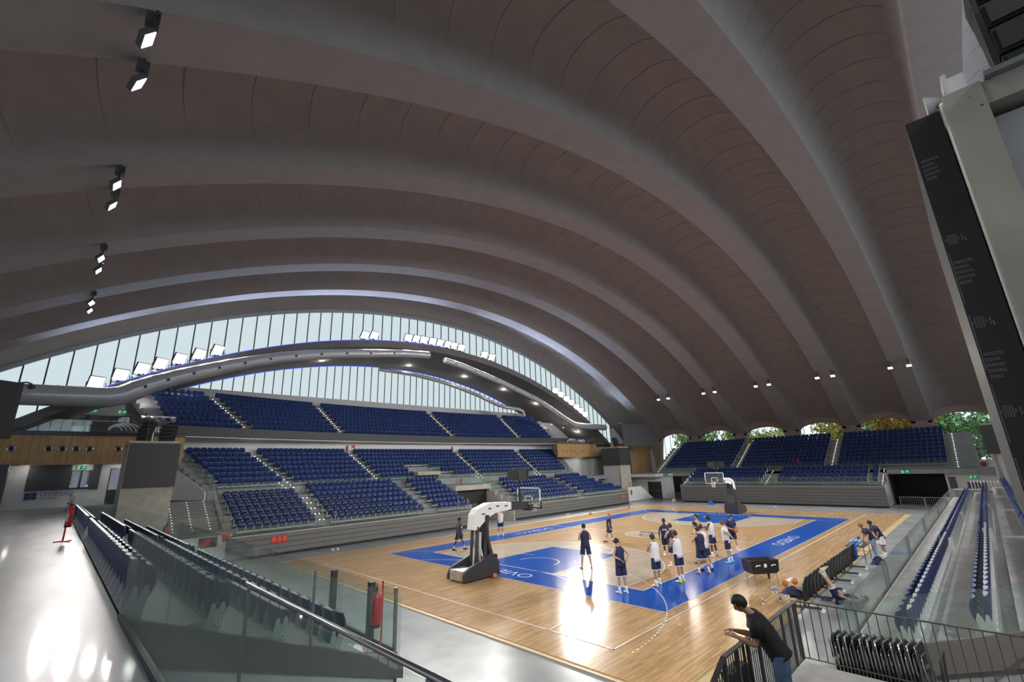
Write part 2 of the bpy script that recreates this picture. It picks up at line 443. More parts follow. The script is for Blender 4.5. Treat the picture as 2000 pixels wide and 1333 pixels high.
for s in (-1, 1):
    b.box((-21.55, s*12.5, -0.06), (21.55, s*12.9, -0.02)); b.box((s*21.4, -12.5, -0.06), (s*21.55, 12.5, -0.02))
b.build('bevel_strip', mat('pale_floor_edge', (0.55, 0.42, 0.24), 0.4), court)
def flat(rects, z):
    q = MB()
    for x0, y0, x1, y1 in rects: q.add([(x0, y0, z), (x1, y0, z), (x1, y1, z), (x0, y1, z)], [(0, 1, 2, 3)])
    return q
# pale three-point areas and centre circle
b = MB()
for sx in (-1, 1):
    hx = 12.425*sx; a0 = math.asin(6.6/6.75)
    pts = [(14*sx, -6.6, 0.003)]+[(hx-sx*6.75*cos(a), 6.75*sin(a), 0.003) for a in [-a0+2*a0*i/40 for i in range(41)]]+[(14*sx, 6.6, 0.003)]
    b.add(pts, [tuple(range(len(pts)))])
b.disc((0, 0, 0.003), 1.8, 48)
b.build('pale_zone', m_pale, court)
q = flat([(-16, -9.5, 16, -7.5), (-16, 7.5, 16, 9.5), (-16, -7.5, -14, 7.5), (14, -7.5, 16, 7.5), (-14, -2.45, -8.2, 2.45), (8.2, -2.45, 14, 2.45)], 0.005)
q.build('blue_paint', m_paint, court)
L = 0.05
ln = flat([(-14, -7.5, 14, -7.5+L), (-14, 7.5-L, 14, 7.5), (-14-L/2, -7.5, -14+L/2, 7.5), (14-L/2, -7.5, 14+L/2, 7.5), (-L/2, -7.5, L/2, 7.5),
           (-20, -10, 20, -10+L), (-20, 10-L, 20, 10), (-20, -10, -20+L, 10), (20-L, -10, 20, 10),
           (-0.02, 7.5, 0.02, 9.5), (-16.03, -9.53, 16.03, -9.5), (-16.03, 9.5, 16.03, 9.53), (-16.03, -9.5, -16, 9.5), (16, -9.5, 16.03, 9.5)], 0.009)
def arcline(cx, cy, r, a0, a1, n=40, w=L, z=0.009, dash=None):
    for i in range(n):
        if dash and i % 2: continue
        t0, t1 = a0+(a1-a0)*i/n, a0+(a1-a0)*(i+1)/n
        ln.add([(cx+(r+d)*cos(t), cy+(r+d)*sin(t), z) for t, d in ((t0, -w/2), (t1, -w/2), (t1, w/2), (t0, w/2))], [(0, 1, 2, 3)])
arcline(0, 0, 1.8, 0, 2*PI, 48)
for sx in (-1, 1):
    b0 = PI if sx > 0 else 0
    a0 = math.asin(6.6/6.75)
    arcline(12.425*sx, 0, 6.75, b0-a0, b0+a0, 48)
    for s in (-1, 1): ln.add([(11.0*sx, s*6.6-L/2, 0.009), (14*sx, s*6.6-L/2, 0.009), (14*sx, s*6.6+L/2, 0.009), (11.0*sx, s*6.6+L/2, 0.009)], [(0, 1, 2, 3)])
    arcline(8.2*sx, 0, 1.8, b0-PI/2, b0+PI/2, 28)
    arcline(12.425*sx, 0, 1.25, b0-PI/2, b0+PI/2, 24)
    for s in (-1, 1):                                            # handball 6 m line and broken 9 m line
        e = b0+s*PI/2
        cy = 1.5*(s if sx < 0 else -s)
        arcline(20*sx, cy, 6, b0, e, 30)
        arcline(20*sx, cy, 9, b0, e, 110, w=0.06, dash=True)
ln.build('white_line', m_line, court)
for o_, r_, u_ in (((-14.72, -2.15, 0.011), (0, 1, 0), (-1, 0, 0)), ((14.72, 2.15, 0.011), (0, -1, 0), (1, 0, 0)), ((-5.4, 8.15, 0.011), (1, 0, 0), (0, 1, 0)), ((4.0, -8.15, 0.011), (-1, 0, 0), (0, -1, 0))):
    text('lettering', 'OVIEDO', 1.0, m_line, o_, r_, u_, court, depth=0.001, xs=1.12, offset=-0.018)
m_navyp = mat('navy_logo_paint', (0.02, 0.025, 0.07), 0.3)
text('centre_lettering', 'OCB', 0.95, m_navyp, (0.35, 1.25, 0.011), (0, -1, 0), (1, 0, 0), court, depth=0.001, xs=1.1, offset=0.02)
ln = MB(); arcline(-0.55, -0.1, 0.55, 0.3, 4.6, 30, w=0.12, z=0.012); ln.build('centre_emblem', m_navyp, court)

# fill lights added at the ledge, standing in for pane daylight on the ribs
for i in range(10):
    x = -29.25+6.5*i
    l = bpy.data.lights.new('rib_fill_light', 'AREA'); l.shape = 'RECTANGLE'; l.size = 6.4; l.size_y = 0.12; l.energy = LEDGE_W; l.color = (0.55, 0.70, 1.0); l.spread = rad(75)
    o = bpy.data.objects.new('rib_fill_light', l); COL.objects.link(o); o.location = (x, 27.0, max(8.9, zledge(x))+0.22)
    d = Vector((0, -0.86, 0.51)); sl = math.atan2(zledge(min(33, x+1))-zledge(max(-33, x-1)), 2.0) if abs(x) < 32 else 0
    ax = Vector((cos(sl), 0, sin(sl))); zz = -d; yy = zz.cross(ax).normalized(); ax = yy.cross(zz)
    o.matrix_world = Matrix(((ax.x, yy.x, zz.x, o.location.x), (ax.y, yy.y, zz.y, o.location.y), (ax.z, yy.z, zz.z, o.location.z), (0, 0, 0, 1)))
# ================================================================== STANDS
RM, RU = 200.0, 95.0                                         # middle and upper long stands curve gently, the upper one more
def pol(r, s, z=0.0, R=RM):
    """point on a curved stand: r is the Y it would have on the axis, s the X on the Y=23 line"""
    a = s/R; q = R+r-23.0
    return Vector((q*sin(a), 23.0-R+q*cos(a), z))
# ---- seats: every seat faces +x in its own frame, origin on the tread under it
def backrest_mb(mb, n=5, k=4):
    g = []
    for i in range(n+1):
        v = i/n; z = 0.36+0.51*v
        row = []
        for j in range(k+1):
            u = -1+2*j/k
            w = 0.215 if v < 0.9 else 0.195
            row.append((-0.06-0.07*v+0.045*u*u-0.03*(1-u*u)*sin(PI*v), w*u, z-0.02*u*u*(v > 0.85)))
        g.append(row)
    front = [[(x+0.028, y, z) for x, y, z in r] for r in g]
    rings = [g[i]+list(reversed(front[i])) for i in range(n+1)]
    return mb.loft(rings)
def pan_mb(mb, n=4, k=4):
    g = []
    for i in range(n+1):
        v = i/n; z = 0.43+0.36*v
        g.append([(0.06+0.06*sin(PI*v*0.9)-0.03*v+0.03*u*u, 0.205*u*(1-0.12*v*v), z) for u in [-1+2*j/k for j in range(k+1)]])
    front = [[(x+0.03, y, z) for x, y, z in r] for r in g]
    return mb.loft([g[i]+list(reversed(front[i])) for i in range(n+1)])
def edge_mb(mb):
    """pale rounded lip along the top of the backrest"""
    pts = [(-0.135+0.05*u*u, 0.2*u, 0.876-0.025*u*u) for u in [-1+2*j/8 for j in range(9)]]
    pts2 = [(x+0.055*(1-((i-4)/4)**2)+0.012, y, z+0.001) for i, (x, y, z) in enumerate(pts)]
    return mb.loft([[a, b, (b[0], b[1], b[2]+0.008), (a[0], a[1], a[2]+0.008)] for a, b in zip(pts, pts2)])
def bracket_mb(mb):
    for s in (-1, 1):
        mb.prism([(-0.13, 0.12), (0.05, 0.12), (0.07, 0.30), (0.11, 0.46), (0.08, 0.56), (0.05, 0.56), (0.0, 0.42), (-0.03, 0.56), (-0.07, 0.56), (-0.10, 0.40), (-0.13, 0.30)], s*0.225-0.012, s*0.225+0.012)
    mb.box((-0.13, -0.25, 0.14), (0.0, 0.25, 0.26))
    return mb
def number_mb(mb):
    for s in (-1, 1): mb.loft([[(-0.0+0.03*cos(a), s*(0.24+d), 0.36+0.03*sin(a)) for a in [2*PI*i/12 for i in range(12)]] for d in (0, 0.006)])
    return mb
def seat_thing(blue):
    t = empty('stadium_seat')
    backrest_mb(MB()).build('backrest', blue, t, smooth=40)
    pan_mb(MB()).build('seat_pan', blue, t, smooth=40)
    bracket_mb(MB()).build('bracket', m_bracket, t)
    edge_mb(MB()).build('top_lip', m_seatedge, t)
    return t
SEAT = None
BUDGET = [300]
FAR = MB()                                                   # the seats past the first three hundred
_lo = MB()
_lo.mat(0); backrest_mb(_lo, 3, 2); pan_mb(_lo, 2, 2)
_lo.mat(1).box((-0.2, -0.012+0.24, 0.16), (0.05, 0.012+0.24, 0.6)); _lo.box((-0.13, -0.2, 0.16), (-0.02, 0.2, 0.26))
def far_seat(p, rz):
    c, s = cos(rz), sin(rz); b = len(FAR.v)
    FAR.v += [(p[0]+x*c-y*s, p[1]+x*s+y*c, p[2]+z) for x, y, z in _lo.v]
    FAR.f += [[i+b for i in f] for f in _lo.f]; FAR.m += _lo.m
_count = [0]
def near_seat(p, rz, label, group, blue=m_blue):
    global SEAT
    if SEAT is None:
        SEAT = seat_thing(blue); t = SEAT
    else: t = copy_tree(SEAT)
    t.location = p; t.rotation_euler = (0, 0, rz)
    tag(t, label, 'seat', group)
    _count[0] += 1
    return t

# ---- near end block under the walkway, four rows that face the far hoop (rows run along Y)
ZW = 3.47                                                    # walkway and concourse level
def end_block(sx):
    """steps of an end stand; sx = -1 is the near one"""
    b = MB(); nm = 'near' if sx < 0 else 'far'
    poly = [(27.6*sx, 0.0), (27.6*sx, 2.1)]
    for i in range(1, 4): poly += [((27.8+0.87*i)*sx, 2.1+0.38*(i-1)), ((27.8+0.87*i)*sx, 2.1+0.38*i)]
    poly += [(31.33*sx, 3.24), (31.33*sx, ZW), (33.0*sx, ZW), (33.0*sx, 0)]
    b.prism(poly, -10.75, 10.75)
    if sx < 0:
        b.box((-36.5, -30, 0.0), (-31.33, 30, ZW))           # walkway the camera stands on
    else:
        b.box((31.33, -22, 3.05), (33.0, 22, ZW))
    return struct(b.build('floor_%s_block' % nm, m_concg if sx > 0 else mat('speckled_terrace_concrete', (0.36, 0.37, 0.38), 0.6, var=0.3, scale=60)), 'grey concrete steps of the %s end stand' % nm)
end_block(-1)
end_block(1)
# polished skin of the walkway
b = MB(); b.box((-42, -30, ZW), (-31.33, 30, ZW+0.006))
mw = mat('polished_walkway', (0.33, 0.35, 0.39), 0.42, var=0.28, scale=1.1, spec=0.4, stretch=(1.2, 0.25, 1), bump=0.06, coat=0.22)
mw.node_tree.nodes['Principled BSDF'].inputs['Coat Roughness'].default_value = 0.07
struct(b.build('floor_walkway', mw), 'shiny grey polished concrete walkway')
ROWX = [28.53, 29.40, 30.27, 31.17]
rowname = ['lowest row', 'second row up', 'third row up', 'top row by the walkway']
for i in (3, 2, 1, 0):
    z = 2.1+0.38*i
    for half, ys in (('near', [-10.46+0.5*j for j in range(20)]), ('far', [0.95+0.5*j for j in range(19)])):
        for j, y in enumerate(ys):
            lab = 'navy seat seen from behind, %s, %s %s' % (rowname[i], ordw(j+1 if half == 'far' else 20-j), 'past the gap' if half == 'far' else 'before the gap')
            near_seat((-ROWX[i]+0.0, y, z), 0.0, lab, 'seats in the rows below the walkway')
# number discs on the row ends of the near block
nd = []
for i in range(4):
    b = MB(); b.loft([[(-ROWX[i]+0.02+0.04*cos(a), -10.725+d, 2.1+0.38*i+0.33+0.04*sin(a)) for a in [2*PI*k/16 for k in range(16)]] for d in (0, -0.006)])
    d = tag(b.build('row_number_disc', m_white2), 'white round row number disc on the end bracket, %s row up' % ORD[i], 'number disc', 'row number discs')
    text('numeral', '%d' % (7+i), 0.06, m_black, (-ROWX[i]+0.02-0.02 - (0.012 if i == 3 else 0), -10.735, 2.1+0.38*i+0.31), (1, 0, 0), (0, 0, 1), d, depth=0.001)
# side wall of the near block and its dark sloping edge beam
b = MB(); b.prism([(-31.33, ZW+0.03), (-27.4, 1.98), (-27.4, 1.72), (-31.33, 3.0)], -10.87, -10.75)
struct(b.build('trim_3', mat('dark_edge_beam', (0.14, 0.135, 0.125), 0.5)), 'dark sloping edge beam of the seat block')
b = MB(); b.prism([(-31.33, 0), (-27.55, 0), (-27.55, 1.75), (-31.33, 3.05)], -10.81, -10.75); struct(b.build('wall_block_side', mat('grey_green_wall', (0.62, 0.66, 0.64), 0.6)))
b = MB(); b.box((-27.6, -10.75, 0), (-27.45, 10.75, 2.1)); struct(b.build('wall_block_front', mat('telescopic_panel', (0.17, 0.17, 0.165), 0.5)))

# ---- long side stands -----------------------------------------------------------------
def tele_front(name, p, q, z1, nline, parent=None, lab=None):
    """panelled front of a folded telescopic stand with dark joints and a dark plinth"""
    P, Q = Vector(p), Vector(q); d = (Q-P); n = Vector((d.y, -d.x, 0)).normalized()
    b = MB(); h = (z1-0.16)/nline
    for i in range(nline):
        a = 0.16+i*h
        b.mat(0).panel(P, Q, h-0.025, 0.06, a+0.0125)
    b.mat(1).panel(P-n*0.05, Q-n*0.05, z1-0.02, 0.04, 0.0)
    b.mat(2).panel(P, Q, 0.05, 0.10, z1-0.03)
    o = struct(b.build(name, [mat('telescopic_panel', (0.17, 0.17, 0.165), 0.5), m_black, mat('pale_nosing', (0.55, 0.53, 0.47), 0.5)]), lab)
    return o
YF = 15.8
tele_front('wall_back_stand_front', (-23.7, YF, -0.06), (-3.2, YF, -0.06), 1.42, 4, lab='grey panelled front of the folded long stand')
tele_front('wall_back_stand_front_far', (1.7, YF, -0.06), (22.8, YF, -0.06), 1.42, 4, lab='grey panelled front of the folded long stand')
tele_front('wall_far_stand_front', (27.35, 10.5, -0.06), (27.35, -10.75, -0.06), 2.05, 6, lab='grey panelled front of the folded end stand')
tele_front('wall_front_stand_front', (22.8, -YF, -0.06), (-20.4, -YF, -0.06), 1.42, 4, lab='grey panelled front of the folded near stand')

# lower long stand, six rows of steps, split by the concrete passage
def steps_x(x0, x1, y0, z0, n, dy, dz, sy, name, m, base=0.0, last=None):
    poly = [((y0)*sy, base), (y0*sy, z0)]
    for i in range(1, n): poly += [((y0+dy*i)*sy, z0+dz*(i-1)), ((y0+dy*i)*sy, z0+dz*i)]
    e = last if last else y0+dy*n
    poly += [(e*sy, z0+dz*(n-1)), (e*sy, base)]
    b = MB(); b.prism(poly, x0, x1, 'x')
    return struct(b.build(name, m))
LZ, LDZ, LDY = 1.4, 0.36, 0.9
steps_x(-23.7, -3.2, 15.86, LZ, 6, LDY, LDZ, 1, 'floor_lower_stand', m_concg)
steps_x(1.7, 22.8, 15.86, LZ, 6, LDY, LDZ, 1, 'floor_lower_stand_far', m_concg)
# cross aisle at 3.5 behind it
for x0, x1, nm in ((-26.2, -3.2, ''), (1.7, 27, '_far')):
    b = MB(); b.box((x0, 21.2, 3.0), (x1, 23.2, ZW)); struct(b.build('floor_cross_aisle'+nm, m_concg))
_pick = []
AIS_L = [-17.4, -9.5, 13.2]                                   # aisles of the lower stand
def lower_rows():
    for i in range(7):
        z = LZ+LDZ*i; y = 15.86+LDY*i+0.42
        for x0, x1, nm in ((-23.2, -18.2, 'left of the first stair'), (-17.0, -8.7, 'between the first stair and the passage'), (-7.4, -3.5, 'beside the passage'), (3.0+0.45*i*0.5, 12.6, 'right of the passage'), (13.9, 22.0-0.55*i, 'at the far end')):
            if i == 6 and not nm.startswith('b'): continue
            n = int((x1-x0)/0.5)
            for j in range(n):
                x = x0+0.25+0.5*j
                if i == 1 and False: continue
                if nm.startswith('left') or nm.startswith('between') or nm.startswith('beside'):
                    _pick.append((i, x, y, z, nm, j))
                else: far_seat((x, y, z), -PI/2)
lower_rows()
rowl = ['front row', 'second row', 'third row', 'fourth row', 'fifth row', 'sixth row', 'topmost row']

# middle stand, seven curved rows; upper stand, nine curved rows above the dark ribbon
def curved_steps(name, r0, z0, n, dr, dz, s0, s1, m, base, rlast, R):
    prof = [(r0, base), (r0, z0)]
    for i in range(1, n): prof += [(r0+dr*i, z0+dz*(i-1)), (r0+dr*i, z0+dz*i)]
    prof += [(rlast, z0+dz*(n-1)), (rlast, z0+dz*(n-1)-0.4), (r0+0.6, base)]
    N = 26; b = MB()
    b.loft([[pol(r, s0[0]+(s0[1]-s0[0])*(r-r0)/(rlast-r0)+((s1[0]+(s1[1]-s1[0])*(r-r0)/(rlast-r0))-(s0[0]+(s0[1]-s0[0])*(r-r0)/(rlast-r0)))*k/N, z, R) for r, z in prof] for k in range(N+1)])
    return struct(b.build(name, m, smooth=20))
MZ, MDZ, MDR, MR = 4.15, 0.417, 0.85, 22.7
UZ, UDZ, UDR, UR = 8.28, 0.506, 0.87, 28.6
curved_steps('floor_middle_stand', MR, MZ, 7, MDR, MDZ, (-24.2, -25.4), (19.4, 22.4), m_concg, 3.45, 28.9, RM)
curved_steps('floor_upper_stand', UR, UZ, 9, UDR, UDZ, (-25.6, -25.4), (21.6, 22.4), m_concg, 8.22, 36.7, RU)
# white wall behind the middle stand, soffit above it, wall under the back glazing
b = MB(); b.loft([[pol(28.9, s, 3.4), pol(28.9, s, 8.3), pol(29.1, s, 8.3), pol(29.1, s, 3.4)] for s in [-25.0+47.6*i/20 for i in range(21)]]); struct(b.build('wall_middle_stand_back', m_white2))
b = MB(); b.loft([[pol(27.78, s, 8.17, RU), pol(27.78, s, 8.25, RU), pol(30.4, s, 8.25, RU), pol(30.4, s, 8.17, RU)] for s in [-25.3+49*i/20 for i in range(21)]]); struct(b.build('ceiling_under_upper_stand', m_white2))
b = MB(); b.box((-37, 36.4, 8), (37, 36.7, 13.95)); struct(b.build('wall_back_upper', m_white))
# dark ribbon board along the balcony edge
b = MB(); b.loft([[pol(27.55, s, 8.28, RU), pol(27.55, s, 9.0, RU), pol(27.75, s, 9.0, RU), pol(27.75, s, 8.28, RU)] for s in [-30.0+56.6*i/28 for i in range(29)]])
ribbon = tag(b.build('ribbon_board', mat('dark_led_ribbon', (0.045, 0.045, 0.05), 0.45), smooth=20), 'long dark ribbon screen curving along the upper balcony edge', 'screen')
b = MB(); b.loft([[pol(27.76, s, 8.26, RU), pol(27.76, s, 8.9, RU), pol(28.7, s, 8.3, RU), pol(28.7, s, 8.26, RU)] for s in [-25.3+49*i/20 for i in range(21)]]); struct(b.build('trim_4', m_concg))
def ribbon_logo(s, mirror=1):
    p = pol(27.5, s, 8.43, RU); a = s/RU; rgt = Vector((cos(a), -sin(a), 0))
    text('lettering', 'PMDO', 0.52, m_white2, p+rgt*2.15, rgt, (0, 0, 1), ribbon, depth=0.01, xs=1.15, offset=0.012)
    q = MB()                                              # shell of arches: the emblem left of the letters
    for k in range(5):
        w = 1.05-0.17*k; pts = []
        for i in range(13):
            t = PI*i/12; pts.append(p+rgt*(0.95-0.13*k-w*cos(t)*0.9)+Vector((0, 0, 0.0+(0.5-0.06*k)*sin(t)))-Vector((0, 0.01, 0)))
        q.tube(pts, 0.035, 5)
    q.build('emblem', m_white2, ribbon)
ribbon_logo(21.3)
ribbon_logo(-29.2)
# stair gaps and row ends, each as (at the front row, at the back row)
AIS_M = [(-18.3, -19.5), (-10.05, -10.3), (2.9, 3.5), (12.4, 13.7)]
AIS_U = [(-19.0, -20.0), (-10.2, -10.1), (4.0, 4.2), (14.4, 15.2)]
def curved_rows(r0, z0, n, dr, dz, s_l, s_r, aisles, R, hole=None):
    for i in range(n):
        r = r0+dr*i+0.42; z = z0+dz*i; f = i/(n-1)
        lerp = lambda q: q[0]+(q[1]-q[0])*f
        k0 = R/(R+r-23.0)
        cuts = [lerp(s_l)]+[lerp(x)+d*k0 for x in aisles for d in (-0.5, 0.5)]+[lerp(s_r)]
        for k in range(0, len(cuts), 2):
            p0, p1 = cuts[k], cuts[k+1]
            m = max(1, int(round((p1-p0)/(0.475*k0)))); pitch = (p1-p0)/m
            for j in range(m):
                s = p0+pitch*(j+0.5)
                if hole and hole(i, s): continue
                far_seat(pol(r, s, z, R), -PI/2-s/R)
curved_rows(MR, MZ, 7, MDR, MDZ, (-23.4, -24.3), (17.8, 20.4), AIS_M, RM, hole=lambda i, s: (i < 3 and -5.8 < s < -2.5) or (i < 2 and -5.8 < s < -1.6) or (i < 1 and -5.8 < s < -0.7))
curved_rows(UR, UZ, 9, UDR, UDZ, (-24.8, -24.4), (20.0, 21.0), AIS_U, RU)
# far end stand
for i in range(4):
    for y0, n in ((-9.35, 17), (0.9, 18)):
        for j in range(n): far_seat((ROWX[i], y0+0.25+0.5*j, 2.1+0.38*i), PI)
    far_seat((ROWX[i], -10.0, 2.1+0.38*i), PI)
EZ, EDZ, EDX, EX = 3.75, 0.43, 0.86, 33.0
poly = [(EX, 3.2), (EX, EZ)]
for i in range(1, 9): poly += [(EX+EDX*i, EZ+EDZ*(i-1)), (EX+EDX*i, EZ+EDZ*i)]
poly += [(41.4, EZ+EDZ*8), (41.4, 3.2)]
b = MB(); b.prism(poly, -17.9, 17.4); struct(b.build('floor_far_upper_stand', m_concg))
for i in range(9):
    for y0, y1 in ((-15.7, -6.15), (-4.9, 4.75), (5.95, 15.5)):
        n = int((y1-y0)/0.5)
        for j in range(n): far_seat((EX+EDX*i+0.42, y0+(y1-y0-n*0.5)/2+0.25+0.5*j, EZ+EDZ*i), PI)
# near long stand: wide steps, seats in three rows
FZ, FDZ, FDY = 1.4, 0.40, 1.12
poly = [(-15.86, 0), (-15.86, FZ)]
for i in range(1, 4): poly += [(-(16.1+FDY*i), FZ+FDZ*(i-1)), (-(16.1+FDY*i), FZ+FDZ*i)]
poly += [(-(16.1+FDY*4), FZ+FDZ*3), (-(16.1+FDY*4), 0)]
b = MB(); b.prism(poly, -20.4, 22.8, 'x'); struct(b.build('floor_front_stand', mat('pale_step_concrete', (0.40, 0.40, 0.41), 0.5, var=0.2, scale=1.2, stretch=(1, 3, 1))), 'pale concrete steps of the near stand')
rowf = ['front row of the near stand', 'second row of the near stand', '']
for i in range(3):
    y = -(16.1+FDY*i+0.72); z = FZ+FDZ*i
    x = -20.0; j = 0
    while x < 22.3:
        gap = -8.3 < x < -7.5 or 2.0 < x < 2.8 or 11.5 < x < 12.3
        if not gap:
            j += 1
            if i < 2 and x < -7.5:
                near_seat((x, y, z), PI/2, 'blue seat facing the court, %s, %s from the open end' % (rowf[i], ordw(j)), 'seats of the near stand')
            else: far_seat((x, y, z), PI/2)
        x += 0.5
# fill the three hundred with the lower long stand's seats that show largest
_pick.sort(key=lambda t: (t[1]+32.2)**2+(t[2]+18.6)**2)
left = BUDGET[0]-_count[0]
for q, (i, x, y, z, nm, j) in enumerate(_pick):
    if q < left: near_seat((x, y, z), -PI/2, 'blue seat opposite, %s, %s from its left, %s' % (rowl[i], ordw(j+1), nm), 'seats of the lower long stand')
    else: far_seat((x, y, z), -PI/2)
o = FAR.build('stadium_seat_mass', [m_blue2, m_bracket], smooth=False, fix=False)
tag(o, 'countless blue folding seats filling the farther stands', 'seats', kind='stuff')
# ================================================================== RAILS, PYLONS, WINGS, DUCT, LAMPS
def balustrade(pts, z0, h, label, group=None, posts=(), rail=None, t=0.024, shoe=True, zs=None):
    """glass panels between consecutive ground points; zs gives the foot height at every point"""
    t0 = empty('glass_balustrade', pts[0]+(z0,) if len(pts[0]) == 2 else pts[0])
    org = Vector(t0.location)
    zs = zs or [z0]*len(pts)
    for i in range(len(pts)-1):
        p, q = Vector((pts[i][0], pts[i][1], zs[i]))-org, Vector((pts[i+1][0], pts[i+1][1], zs[i+1]))-org
        d = (q-p); d2 = Vector((d.x, d.y, 0)).normalized(); g = 0.006
        b = MB(); b.panel(p+d*(g/max(d.length, .01)), q-d*(g/max(d.length, .01)), h, t); b.build('glass_panel', m_glass, t0)
        if shoe:
            b = MB(); b.bar(p+Vector((0, 0, 0.03)), q+Vector((0, 0, 0.03)), 0.05, 0.07); b.build('base_shoe', m_dsteel, t0)
    for (x, y, z, hh, w) in posts:
        b = MB(); b.box((x-w/2-org.x, y-w/2-org.y, z-org.z), (x+w/2-org.x, y+w/2-org.y, z+hh-org.z)); b.build('post', m_dsteel if w > 0.05 else m_steel, t0)
    if rail:
        b = MB(); b.tube([Vector(r)-org for r in rail], 0.011, 8); b.build('handrail', m_dsteel if not shoe else m_steel, t0, smooth=True)
    return tag(t0, label, 'railing', group)
GR = 'glass balustrades'
balustrade([(-31.33, -10.8), (-31.3, -13.4), (-31.28, -15.45), (-31.26, -17.25), (-31.26, -18.3)], ZW, 1.0, 'glass balustrade on the walkway edge nearest the camera, with steel handrail', GR,
           posts=[(-31.28, -15.45, ZW, 1.02, 0.016), (-31.26, -17.25, ZW, 1.02, 0.03)], rail=[(-31.28, -15.4, 4.5), (-31.26, -18.3, 4.5)])
balustrade([(-31.3, -10.83), (-29.0, -10.83), (-27.45, -10.83)], ZW, 1.0, 'sloping glass side screen above the dark edge beam of the seat block', GR, zs=[3.45, 2.6, 2.0], shoe=False, posts=[(-29.0, -10.83, 2.6, 1.05, 0.03)])
balustrade([(-27.5, 10.7-21.45*i/10) for i in range(11)], 2.1, 0.98, 'long glass front rail below the near seat block', GR, posts=[(-27.56, -8.3, 2.1, 1.0, 0.11), (-27.56, -9.95, 2.1, 1.0, 0.11), (-27.5, -10.73, 2.1, 1.0, 0.05)])
balustrade([(-31.35, 10.8), (-31.35, 14.0), (-31.35, 17.0), (-31.35, 20.9)], ZW, 0.97, 'far glass rail of the walkway beside the red extinguisher', GR)
balustrade([(-31.2, 10.83), (-29.2, 10.83), (-27.6, 10.83)], ZW, 1.0, 'glass side screen at the far end of the seat block', GR, zs=[3.47, 2.73, 2.16], shoe=False)
xs = [-23.6+20.3*i/13 for i in range(14)]
balustrade([(x, YF-0.02) for x in xs], 1.43, 0.5, 'low glass rail along the front of the long stand, left of the passage', GR, posts=[(-17.9, YF, 1.43, 1.0, 0.05), (-16.9, YF, 1.43, 1.0, 0.05), (-5.6, YF, 1.43, 1.0, 0.05), (-4.5, YF, 1.43, 1.0, 0.05)])
xs = [1.8+20.9*i/13 for i in range(14)]
balustrade([(x, YF-0.02) for x in xs], 1.43, 0.5, 'low glass rail along the front of the long stand, right of the passage', GR)
balustrade([(27.52, 10.4-21.1*i/12) for i in range(13)], 2.08, 0.95, 'glass rail along the front of the far end stand', GR, posts=[(27.52, -0.9, 2.08, 1.0, 0.05), (27.52, 0.75, 2.08, 1.0, 0.05), (27.52, -9.6, 2.08, 1.0, 0.05)])
xs = [-20.3+43*i/20 for i in range(21)]
balustrade([(x, -15.82) for x in xs], 1.42, 0.72, 'long glass rail along the front of the near stand', GR, posts=[(x, -15.84, 1.42, 0.74, 0.045) for x in (-19.2, -14.9, -14.4, -9.3, -8.9, -2.7, -2.3, 6, 14)])
balustrade([(-20.42, -15.85), (-20.42, -18.2), (-20.42, -20.4)], 1.42, 0.85, 'glass side screen at the open end of the near stand', GR, zs=[1.42, 2.0, 2.8], shoe=False)
balustrade([tuple(pol(22.75, -24.0+43.2*i/16)[:2]) for i in range(17)], ZW, 1.15, 'glass rail in front of the middle stand', GR, shoe=False)
balustrade([(33.0, 17.3-35*i/12) for i in range(13)], ZW, 0.85, 'glass rail in front of the far upper seats', GR, shoe=False)
balustrade([(-37+7*i/4, 24.4) for i in range(5)], 8.34, 0.85, 'glass rail of the upper gallery at the left', GR)
balustrade([(27.2+5*i/3, 24.4) for i in range(4)], 8.34, 0.85, 'glass rail of the upper gallery beside the far pylon', GR)
# dark edge of the near stand's open end
b = MB(); b.prism([(-15.9, 1.4), (-20.6, 3.0), (-20.6, 2.5), (-15.9, 0.9)], -20.5, -20.42, 'x'); struct(b.build('trim_5', MATS['dark_edge_beam']))

# ---- concrete pylons with screens
def pylon(x0, x1, y0, y1, z, label, screens, zb=-0.06, frame=None):
    """y0 is the court side; a slab box with a post-and-beam end face"""
    t = empty('concrete_pylon', ((x0+x1)/2, (y0+y1)/2, zb))
    o = Vector(t.location); sy = 1 if y1 > y0 else -1
    def loc(b): b.v = [tuple(Vector(p)-o) for p in b.v]; return b
    b = MB(); b.box((x0+0.16, min(y0, y1)+0.02, zb), (x1, max(y0, y1)-0.02, z-0.2)); loc(b).build('body', m_white if not frame else m_white, t)
    b = MB()
    for ya in (y0, y1-0.18*sy):
        b.box((x0, min(ya, ya+0.18*sy), zb), (x0+0.3, max(ya, ya+0.18*sy), z))
    b.box((x0+0.03, min(y0+0.18*sy, y1-0.18*sy), z-0.16), (x0+0.3, max(y0+0.18*sy, y1-0.18*sy), z))
    b.box((x1-0.3, min(y0, y1), z-0.24), (x1, max(y0, y1), z)); b.box((x0+0.3, min(y0, y0+0.3*sy), z-0.24), (x1-0.3, max(y0, y0+0.3*sy), z))
    b.box((x0+0.3, min(y0, y0+0.1*sy), zb), (x1-0.001, max(y0, y0+0.1*sy), z-0.24))
    f = loc(b).build('concrete_frame', m_conc, t)
    b = MB(); b.box((x0-0.03, min(y0+0.2*sy, y1+0.03*sy), z), (x1+0.03, max(y0+0.2*sy, y1+0.03*sy), z+0.035)); loc(b).build('cap_sheet', mat('zinc_cap', (0.36, 0.38, 0.39), 0.4, metal=0.7, var=0.2), t)
    for (a, c) in screens:
        b = MB(); b.box(a, c); loc(b).build('screen', m_screen, t)
    return tag(t, label, 'pylon', 'concrete screen pylons')
pylon(-29.15, -26.55, 18.85, 21.4, 7.45, 'left concrete pylon carrying a blank dark screen above the stairs', [((-29.12, 18.66, 4.62), (-26.5, 18.84, 7.32))])
